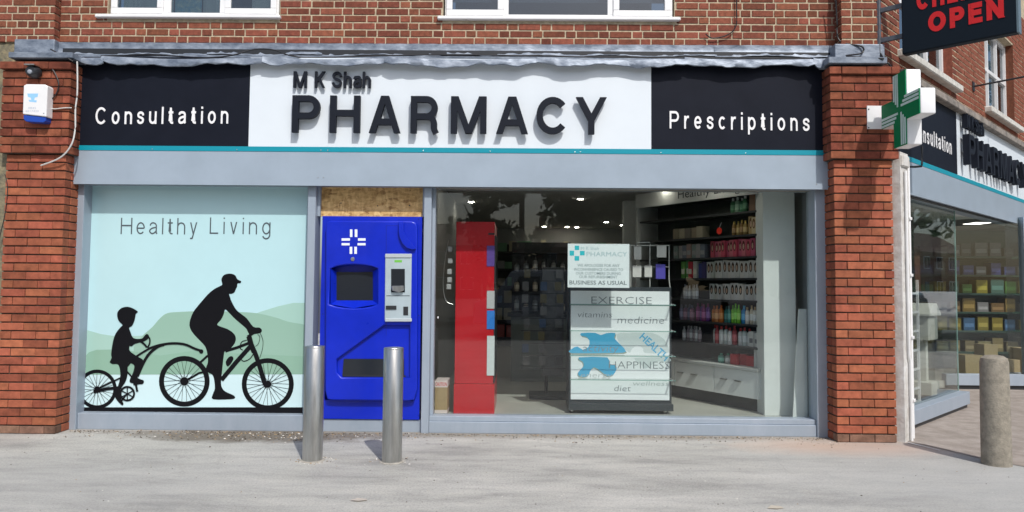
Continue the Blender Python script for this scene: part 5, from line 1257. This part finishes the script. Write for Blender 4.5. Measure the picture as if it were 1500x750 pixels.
# spinner rack with blister packs, dim behind the glass
sc_ = WG(800, 582, FZ)
sr = thing('spinner_rack', 'dark floor rack of small blister packs in the dim shop behind the window', 'rack', tuple(sc_))
part('foot', MB().box(sc_.x - .2, sc_.x + .25, sc_.y - .2, sc_.y + .2, FZ, FZ + .05), DARK, sr, bevel=.01)
part('pole', MB().tube([(sc_.x, sc_.y, FZ + .05), (sc_.x, sc_.y, 1.75)], .02, 8), DARK, sr)
part('panel', MB().box(sc_.x - .05, sc_.x + .2, sc_.y - .03, sc_.y + .03, FZ + .25, 1.65), mat('rack_grey', (.10, .105, .11), .5), sr)
for r_ in range(9):
    for c_ in range(3):
        if random.random() < .22: continue
        xx = sc_.x - .28 + c_ * .19 + random.uniform(-.015, .015); zz = 1.62 - r_ * .145
        part('blister_pack', MB().box(xx, xx + .075, sc_.y - .10, sc_.y - .085, zz - .1, zz), gm(random.choice([(.15, .15, .15), (.09, .09, .10), (.04, .04, .05), (.03, .07, .16), (.12, .10, .04)])), sr)
    part('hook_rail', MB().box(sc_.x - .3, sc_.x + .22, sc_.y - .105, sc_.y - .1005, 1.625 - r_ * .145, 1.635 - r_ * .145), DARK, sr)
# dim counter and shelving further back
gl = thing('glass_counter', 'dim grey counter with bottles deep inside the shop', 'counter', (.25, 3.2, FZ))
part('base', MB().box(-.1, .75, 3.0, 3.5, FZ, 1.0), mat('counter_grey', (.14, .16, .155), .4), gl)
part('top', MB().box(-.15, .8, 2.95, 3.55, 1.0, 1.04), SHELFD, gl)
for k in range(4): part('shelf_unit', MB().box(-.1, .75, 3.3, 3.5, 1.05 + k * .28, 1.065 + k * .28), SHELFD, gl)
part('back_panel', MB().box(-.1, .75, 3.5, 3.52, 1.05, 2.05), SHELFD, gl)
for i in range(18):
    r_ = i // 6; h = random.uniform(.12, .2)
    o = link('dim_bottle', goods_bottle(.07, h, random.choice([(.3, .3, .3), (.2, .22, .24), (.4, .36, .3)]), (.1, .1, .1)), None, (-.06 + (i % 6) * .13, 3.34, 1.0655 + r_ * .28)); tag(o, f'small bottle, {ORD[i % 6]} from the left on the {["lowest", "middle", "upper"][r_]} shelf of the dim counter', 'bottle', 'bottles on the dim counter')
bs = thing('back_shelving', 'long dark wall shelving along the back of the shop', 'shelving', (3, 8.7, FZ))
part('back_panel', MB().box(-.5, 8.5, 8.86, 8.9, FZ, 2.3), SHELFD, bs)
for k in range(6):
    part('shelf', MB().box(-.5, 8.5, 8.5, 8.86, .3 + k * .36, .33 + k * .36), SHELFD, bs)
    mb = MB(); x = -.45
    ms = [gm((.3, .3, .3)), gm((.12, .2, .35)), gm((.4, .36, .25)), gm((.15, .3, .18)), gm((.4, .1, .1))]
    while x < 8.4:
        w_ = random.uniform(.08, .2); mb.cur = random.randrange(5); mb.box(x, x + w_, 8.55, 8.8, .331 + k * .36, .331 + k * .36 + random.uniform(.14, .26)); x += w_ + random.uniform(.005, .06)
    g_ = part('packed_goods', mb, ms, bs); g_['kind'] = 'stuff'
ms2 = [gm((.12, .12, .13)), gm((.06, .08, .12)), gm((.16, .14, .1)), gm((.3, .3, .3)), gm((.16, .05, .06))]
gd = thing('gondola_shelving', 'double sided dark shelving with packed goods in the middle of the dim shop', 'shelving', (.9, 4.6, FZ))
part('back_panel', MB().box(.0, 2.0, 4.75, 4.79, FZ, 1.75), SHELFD, gd)
for k in range(5):
    part('shelf', MB().box(.0, 2.0, 4.45, 4.749, .25 + k * .31, .27 + k * .31), SHELFD, gd)
    mb = MB(); x = .02
    while x < 1.85:
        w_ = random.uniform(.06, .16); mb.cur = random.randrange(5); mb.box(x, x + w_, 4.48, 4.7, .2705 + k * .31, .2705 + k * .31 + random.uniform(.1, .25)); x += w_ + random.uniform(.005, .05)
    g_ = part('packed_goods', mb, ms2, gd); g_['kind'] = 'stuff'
cl = solo('column', MB().box(1.5, 1.68, 3.4, 3.58, FZ, 2.655), SHOPW, 'pale square column in the middle of the shop', 'column')
# ceiling spots, lit
LAMP = mat('spot_lit', (1, .93, .8), .5, emit=85); RIM = mat('spot_rim', (.7, .7, .7), .3)
for i, (px, py) in enumerate(((850, 291.5), (690, 296), (888, 325.5), (911.5, 330), (797, 337), (830.5, 339), (845, 342))):
    c = WG(px, min(py, 333 + i * .3), 2.652)
    if c.y > 8.7: c = WG(px, 330 + i * .5, 2.652)
    t = thing('ceiling_spot', ['small lit ceiling spot high above the poster, nearest the window', 'small lit ceiling spot above the red cabinet', 'small lit ceiling spot above the right part of the poster', 'small lit ceiling spot at upper right of the poster', 'leftmost small lit spot of the far row left of the poster', 'middle small lit spot of the far row left of the poster', 'far small lit ceiling spot just above the poster left edge'][i], 'spotlight', tuple(c), group='lit ceiling spots')
    part('rim', MB().lathe((c.x, c.y, c.z), [(.05, 0), (.054, .004), (.05, .006)], 20), RIM, t)
    part('lens', MB().lathe((c.x, c.y, c.z - .004), [(.04, 0), (.04, .003)], 20), LAMP, t)
for i, (x_, y_) in enumerate(((2.0, .9), (1.1, 1.3), (1.75, 1.75), (.2, 1.4), (-.5, 1.6))):  # further spots added out of view to brighten the shelves and inner wall
    t = thing('ceiling_spot', ['lit ceiling spot nearest the window over the shelf cabinet', 'lit ceiling spot over the display stand', 'lit ceiling spot over the far end of the shelf cabinet', 'lit ceiling spot between red cabinet and display stand', 'lit ceiling spot beside the inner left wall'][i], 'spotlight', (x_, y_, 2.652), group='lit ceiling spots')
    part('rim', MB().lathe((x_, y_, 2.652), [(.05, 0), (.054, .004), (.05, .006)], 20), RIM, t)
    part('lens', MB().lathe((x_, y_, 2.648), [(.04, 0), (.04, .003)], 20), LAMP, t)
for i, (px, py) in enumerate(((1360, 311), (1427, 327))):
    c = WG(px, py, 2.64)
    t = thing('light_panel', ('lit rectangular ceiling light nearest the corner in the side window', 'lit rectangular ceiling light further along the side window')[i], 'light', tuple(c))
    part('frame', MB().box(c.x - .1, c.x + .22, c.y - .22, c.y + .22, c.z, c.z + .014), RIM, t)
    part('diffuser', MB().box(c.x - .09, c.x + .21, c.y - .2, c.y + .2, c.z - .006, c.z - .0005), mat('panel_lit', (1, .97, .9), .5, emit=4) if i == 0 else MATS['panel_lit'], t)

# ------------------------------------------------------------------ inside the side window
def on_side(px, py, o): s, z = SP(px, py, o); return SIDE((s, o, z))
WPL = mat('white_plastic', (.62, .62, .56), .5)
o_ = .62
s_, _ = SP(1354, 575, o_); b0 = SIDE((s_, o_, FZ))
ws = thing('white_stand', 'white plastic pedestal stand with a small house shaped box inside the side window', 'stand', tuple(b0))
part('foot', MB().box(s_ - .13, s_ + .16, o_ - .13, o_ + .13, FZ, FZ + .17).xf(SIDE), WPL, ws, bevel=.012)
zb1 = SP(1354, 497, o_)[1]; zb2 = SP(1354, 460, o_)[1]; zb3 = SP(1354, 444, o_)[1]
part('pole', MB().box(s_ - .035, s_ + .045, o_ - .04, o_ + .04, FZ + .17, zb1 + .02).xf(SIDE), WPL, ws, bevel=.004)
part('box', MB().box(s_ - .17, s_ + .2, o_ - .11, o_ + .11, zb1, zb2).xf(SIDE), WPL, ws, bevel=.005)
part('roof', MB().prism([(s_ - .21, zb2 - .02), (s_ - .21, zb2 + .01), (s_ - .05, zb3), (s_ + .08, zb3), (s_ + .25, zb2 + .01), (s_ + .25, zb2 - .02)], o_ - .14, o_ + .14).xf(SIDE), WPL, ws, bevel=.006)
ld = thing('white_ladder_rack', 'slim white ladder shaped rack inside the side window by the frame', 'rack', tuple(SIDE((.62, .5, FZ))))
sl0, sl1 = SP(1334, 500, .5)[0], SP(1345.5, 500, .5)[0]; zl_t = SP(1340, 410, .5)[1]
for s in (max(sl0, .47), sl1): part('upright', MB().box(s - .012, s + .012, .49, .515, FZ, zl_t).xf(SIDE), WPVC, ld)
for k in range(6): part('rung', MB().box(max(sl0, .47) + .0125, sl1 - .0125, .493, .512, FZ + .14 + k * (zl_t - FZ - .2) / 5.5, FZ + .165 + k * (zl_t - FZ - .2) / 5.5).xf(SIDE), WPVC, ld)
# stocked shelving behind the entrance window
sv = thing('stocked_shelving', 'dark green shelving of boxed goods behind the side entrance window', 'shelving', (7.1, 4.4, FZ))
SX0, SX1, SYY = 6.3, 8.7, 4.9
part('back_panel', MB().box(SX0, SX1, SYY + .32, SYY + .35, FZ, 2.4), mat('shelf_green', (.02, .05, .035), .5), sv)
zr = [.42, .76, 1.06, 1.36, 1.66, 1.96]
for z in zr: part('shelf', MB().box(SX0, SX1, SYY, SYY + .32, z - .03, z), MATS['shelf_green'], sv)
RG = [[(.45, .33, .12), (.36, .27, .12), (.5, .42, .2)], [(.50, .36, .03), (.10, .25, .5), (.55, .42, .06)], [(.42, .22, .06), (.5, .3, .05), (.55, .5, .5)], [(.1, .3, .25), (.12, .42, .06), (.6, .5, .03)], [(.05, .07, .35), (.06, .1, .4), (.35, .38, .4)], [(.2, .2, .2), (.1, .1, .1), (.3, .3, .28)]]
nm_ = ['ochre', 'yellow or blue', 'orange', 'green', 'navy', 'grey']
for k, z in enumerate(zr):
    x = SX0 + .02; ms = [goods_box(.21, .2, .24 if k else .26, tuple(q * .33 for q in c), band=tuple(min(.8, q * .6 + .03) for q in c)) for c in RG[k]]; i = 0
    while x < SX1 - .22:
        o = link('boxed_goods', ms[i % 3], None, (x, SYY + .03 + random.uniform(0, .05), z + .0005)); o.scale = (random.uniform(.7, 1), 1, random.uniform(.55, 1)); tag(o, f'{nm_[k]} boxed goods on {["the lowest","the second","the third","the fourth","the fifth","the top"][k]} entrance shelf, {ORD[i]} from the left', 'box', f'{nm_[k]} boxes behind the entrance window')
        x += .225; i += 1
x = 6.55
for i, (w_, h) in enumerate(((.26, .34), (.2, .5), (.3, .28), (.22, .45))):
    o = solo('floor_carton', MB().box(x, x + w_, 3.8, 4.05, FZ, FZ + h), gm((.30, .23, .12)), ['squat ochre carton at the left end of the row behind the entrance window', 'tallest ochre carton behind the entrance window', 'lowest ochre carton behind the entrance window', 'rightmost ochre carton behind the entrance window'][i], 'carton', 'cartons behind the entrance window', bevel=.003)
    x += w_ + .02

# ================================================================== LITTER ON THE PAVEMENT
mb = MB(); ms = [mat('grit_dark', (.07, .055, .04), .9), mat('grit_tan', (.30, .22, .13), .9), mat('grit_pale', (.6, .58, .54), .9)]
def bit(x, y, r):
    a = random.uniform(0, 6.3); n = random.choice((4, 5)); h = r * random.uniform(.3, .8); e = random.uniform(.5, 1)
    pts = [(x + r * random.uniform(.7, 1.2) * math.cos(a + 2 * math.pi * i / n), y + r * e * math.sin(a + 2 * math.pi * i / n)) for i in range(n)]
    mb.add([(px, py, .0005) for px, py in pts] + [(x, y, h)], [(i, (i + 1) % n, n) for i in range(n)])
for _ in range(1500):
    x = random.uniform(-4.3, 3.1); y = -.02 - abs(random.gauss(0, .07)) - (.0 if random.random() < .8 else random.uniform(0, .3))
    mb.cur = random.choices((0, 1, 2), (.62, .34, .04))[0]; bit(x, y, random.uniform(.003, .011))
for _ in range(420):
    mb.cur = random.choices((0, 1, 2), (.6, .25, .15))[0]; bit(-2.4 + random.gauss(0, .6), -.2 + random.gauss(0, .12), random.uniform(.004, .014))
for _ in range(500):
    mb.cur = random.choices((0, 1, 2), (.6, .2, .2))[0]; bit(random.uniform(-5, 6), random.uniform(-3.6, -.1), random.uniform(.002, .008))
for bxp in (454, 572):
    c = WG(bxp, 677)
    for _ in range(40): mb.cur = random.choice((0, 1, 2)); a = random.uniform(0, 6.3); rr = .1 + abs(random.gauss(0, .05)); bit(c.x + rr * math.cos(a), c.y + .07 + rr * math.sin(a), random.uniform(.004, .012))
g_ = link('pavement_litter', mb.mesh('pavement_litter', ms)); g_['kind'] = 'stuff'; g_['label'] = 'grit and dry leaf scraps scattered along the foot of the shopfront'
for i, (px, py) in enumerate(((527, 733), (1136, 744))):
    c = WG(px, py); P = [(c.x + dx_, c.y + dy_) for dx_, dy_ in ((-.06, -.02), (.0, -.035), (.05, -.01), (.04, .02), (-.02, .03))]
    solo('dry_leaf', MB().add([(x, y, .004 + random.uniform(0, .005)) for x, y in P] + [(x, y, .002) for x, y in P], [(0, 1, 2, 3, 4), (9, 8, 7, 6, 5)]), gm((.50, .45, .37)), ['pale dry leaf on the pavement below the right steel bollard', 'pale dry leaf at the bottom edge near the middle of the pavement', 'curled dry leaf scrap just above another leaf below the right steel bollard'][i], 'leaf')

# ================================================================== ACROSS THE STREET (mirrored in the glass)
LEAF = mat('foliage', (.045, .085, .025), .8, var=.5, scale=3); BARK = mat('bark', (.09, .07, .05), .95, var=.3, scale=10)
def tree(label, x, y, h, r, lo=.42, nl=2600, ls=1.0, group='street trees'):
    t = thing('street_tree', label, 'tree', (x, y, -.13), group=group)
    tr = MB().tube(smooth_pts([(x, y, -.2), (x + .1, y, h * .3), (x - .05, y + .1, h * .75)], n=4), .2, 8, r1=.07)
    for k in range(5):
        a = k * 1.3; tr.tube([(x, y, h * (.3 + .06 * k)), (x + r * .7 * math.cos(a), y + r * .7 * math.sin(a), h * (.55 + .06 * k))], .06, 6, r1=.02)
    part('trunk', tr, BARK, t)
    mb = MB(); cl_ = [(x + random.gauss(0, r * .45), y + random.gauss(0, r * .45), h * random.uniform(lo, .93), r * random.uniform(.25, .5)) for _ in range(22 if lo > .4 else 40)]
    for _ in range(nl):
        c = random.choice(cl_); v = Vector((random.gauss(0, 1), random.gauss(0, 1), random.gauss(0, 1))).normalized() * c[3] * random.uniform(.6, 1.05)
        p = Vector(c[:3]) + v; s = random.uniform(.1, .22) * ls; a = Vector((random.gauss(0, 1), random.gauss(0, 1), random.gauss(0, 1))).normalized(); b = a.orthogonal().normalized()
        mb.add([p - a * s, p + b * s * .6, p + a * s, p - b * s * .6], [(0, 1, 2, 3)])
    part('crown', mb, LEAF, t)
tree('large dense tree mirrored over the cabinet at the right of the large window', 7.0, -26, 11, 3.0, .16, 9000, 1.5)
tree('dense dark tree mirrored over the top shelves of the cabinet', 9.7, -28, 10.5, 2.6, .16, 9000, 1.6)
tree('dense tree mirrored at the right end of the large window', 12.2, -25, 9.5, 3.0, .16, 8000, 1.5)
tree('dense bushy tree mirrored above the poster', 4.4, -29, 8.0, 2.3, .16, 7000, 1.5)
for lab, x, y, h, r in (('tall narrow tree mirrored above the red cabinet', -1.6, -26, 7.4, 1.4), ('low bushy tree mirrored behind the red cabinet', -.5, -29, 4.2, 2.0), ('broad tree mirrored in the middle of the large window', 5.0, -24, 10.5, 2.7), ('broad tree mirrored at the left of the printed window', -9.5, -25, 8, 3),
                        ('leafy tree mirrored at the top of the side window', 17.5, 8.0, 8.5, 3.2), ('tree mirrored further along the side street', 34, 22, 8, 3)):
    tree(lab, x, y, h, r)
HB_ = mat('house_brick', (.27, .12, .07), .9, var=.2, scale=6); RF = mat('roof_tile', (.13, .075, .055), .85, var=.2, scale=5); HG = mat('house_glass', (.03, .04, .05), .08)
def house(label, x, y, rz, w, d, h, nx, m=HB_):
    t = thing('house', label, 'house', (x, y, -.13), rz)
    M = Matrix.Translation((x, y, -.13)) @ Matrix.Rotation(rz, 4, 'Z'); X = lambda v: M @ v
    part('wall', MB().box(-w / 2, w / 2, 0, d, 0, h).xf(X), m, t)
    rf = part('roof', MB().add([(-w / 2 - .2, -.4, h), (w / 2 + .2, -.4, h), (w / 2 + .2, d + .4, h), (-w / 2 - .2, d + .4, h), (-w / 2 - .2, d / 2, h + 2.6), (w / 2 + .2, d / 2, h + 2.6)], [(0, 1, 5, 4), (2, 3, 4, 5), (0, 4, 3), (1, 2, 5), (3, 2, 1, 0)]).xf(X), RF, t)
    part('chimney', MB().box(w / 2 - 1, w / 2 - .3, d / 2 - .3, d / 2 + .4, h + 1.6, h + 3.6).xf(X), m, rf)
    for i in range(nx):
        for z in (.9, 3.6):
            cx = -w / 2 + w * (i + .5) / nx
            if z < 1 and i == nx - 1:
                part('door', MB().box(cx - .45, cx + .45, -.04, .02, .1, 2.2).xf(X), gm((.08, .1, .2)), t); continue
            wn_ = part('window', MB().box(cx - .7, cx + .7, -.05, .01, z, z + 1.35).xf(X), WPVC, t)
            for q in (-.65, .03): part('pane', MB().box(cx + q, cx + q + .62, -.056, -.051, z + .08, z + 1.27).xf(X), HG, wn_)
house('brick house across the street mirrored at the left of the large window', -10, -72, math.pi, 12, 8, 5.6, 4)
house('wide brick house across the street mirrored behind the broad tree', 9, -74, math.pi, 14, 8, 5.6, 5)
house('pale rendered house across the street far to the left', -30, -72, math.pi, 13, 8, 5.6, 4, CREAM)
house('brick house opposite the side street mirrored in the side window', 80, 46, -2.2, 12, 8, 5.4, 4)
house('long brick house further up the side street', 74, 62, -2.2, 14, 8, 5.4, 5)
def vehicle(label, cat, x, y, rz, L, Wd, H, col, van):
    t = thing('parked_' + cat, label, cat, (x, y, -.13), rz, 'vehicles parked across the street')
    M = Matrix.Translation((x, y, -.13)) @ Matrix.Rotation(rz, 4, 'Z'); X = lambda v: M @ v
    if van: prof = [(-L / 2, .35), (-L / 2, H * .55), (-L / 2 + .1, H), (L / 2 - 1.3, H), (L / 2 - .75, H * .62), (L / 2 - .05, H * .5), (L / 2, .35)]
    else: prof = [(-L / 2, .32), (-L / 2, H * .55), (-L / 2 + .25, H * .66), (-L / 2 + .8, H), (L / 2 - 1.9, H), (L / 2 - 1.15, H * .66), (L / 2 - .1, H * .52), (L / 2, .32)]
    pm = mat('paint_' + str(len(MATS)), col, .2, coat=.6)
    part('body', MB().prism(prof, -Wd / 2, Wd / 2).xf(X), pm, t, bevel=.06, seg=2)
    for s in (-1, 1):
        y_ = s * (Wd / 2 + .004)
        wz0, wz1 = H * .62, H * .9
        part('side_window', MB().prism([(L / 2 - 1.15, wz0), (L / 2 - 1.55, wz1), (L / 2 - 2.2 if van else -L / 2 + .95, wz1), (L / 2 - 2.2 if van else -L / 2 + .55, wz0)], y_ - .004, y_ + .004).xf(X), HG, t)
        for xx in (-L / 2 + .8, L / 2 - .85):
            w_ = part('wheel', MB().lathe((0, 0, 0), [(.2, -.1), (.31, -.1), (.32, .0), (.31, .1), (.2, .1)], 18).xf(lambda v: X(Vector((xx + v.x, s * (Wd / 2 - .08) + v.z, .32 + v.y)))), BLACKR, t)
        part('headlight', MB().box(L / 2 - .12, L / 2 + .004, s * Wd * .36 - .14, s * Wd * .36 + .14, H * .38, H * .47).xf(X), STEEL, t)
    part('windscreen', MB().add([(L / 2 - .80 if van else L / 2 - 1.17, -Wd * .42, H * .64), (L / 2 - .80 if van else L / 2 - 1.17, Wd * .42, H * .64), (L / 2 - 1.24 if van else L / 2 - 1.84, Wd * .42, H * .95), (L / 2 - 1.24 if van else L / 2 - 1.84, -Wd * .42, H * .95)], [(0, 1, 2, 3)]).xf(lambda v: X(v + Vector((.03, 0, .01)))), HG, t)
vehicle('silver van parked across the street mirrored in the large window', 'van', 1.2, -15.6, R(200), 4.9, 1.9, 2.0, (.55, .56, .58), True)
vehicle('dark hatchback parked across the street mirrored behind the red cabinet', 'car', -5.2, -16, R(180), 4.1, 1.75, 1.45, (.05, .06, .08), False)
vehicle('blue hatchback parked in the side street mirrored in the side window', 'car', 15.5, 6.2, R(40), 4.1, 1.75, 1.45, (.08, .12, .2), False)
vehicle('white hatchback parked further up the side street', 'car', 20.5, 11, R(44), 4.1, 1.75, 1.45, (.6, .6, .6), False)
tpz = thing('telegraph_pole', 'wooden telegraph pole across the street mirrored beside the red cabinet', 'pole', (.1, -20, -.13))
part('pole', MB().tube([(.1, -20, -.2), (.1, -20, 6.2)], .13, 10, r1=.09), BARK, tpz)
part('cross_arm', MB().box(-.8, 1.0, -20.06, -19.94, 5.5, 5.62), BARK, tpz)
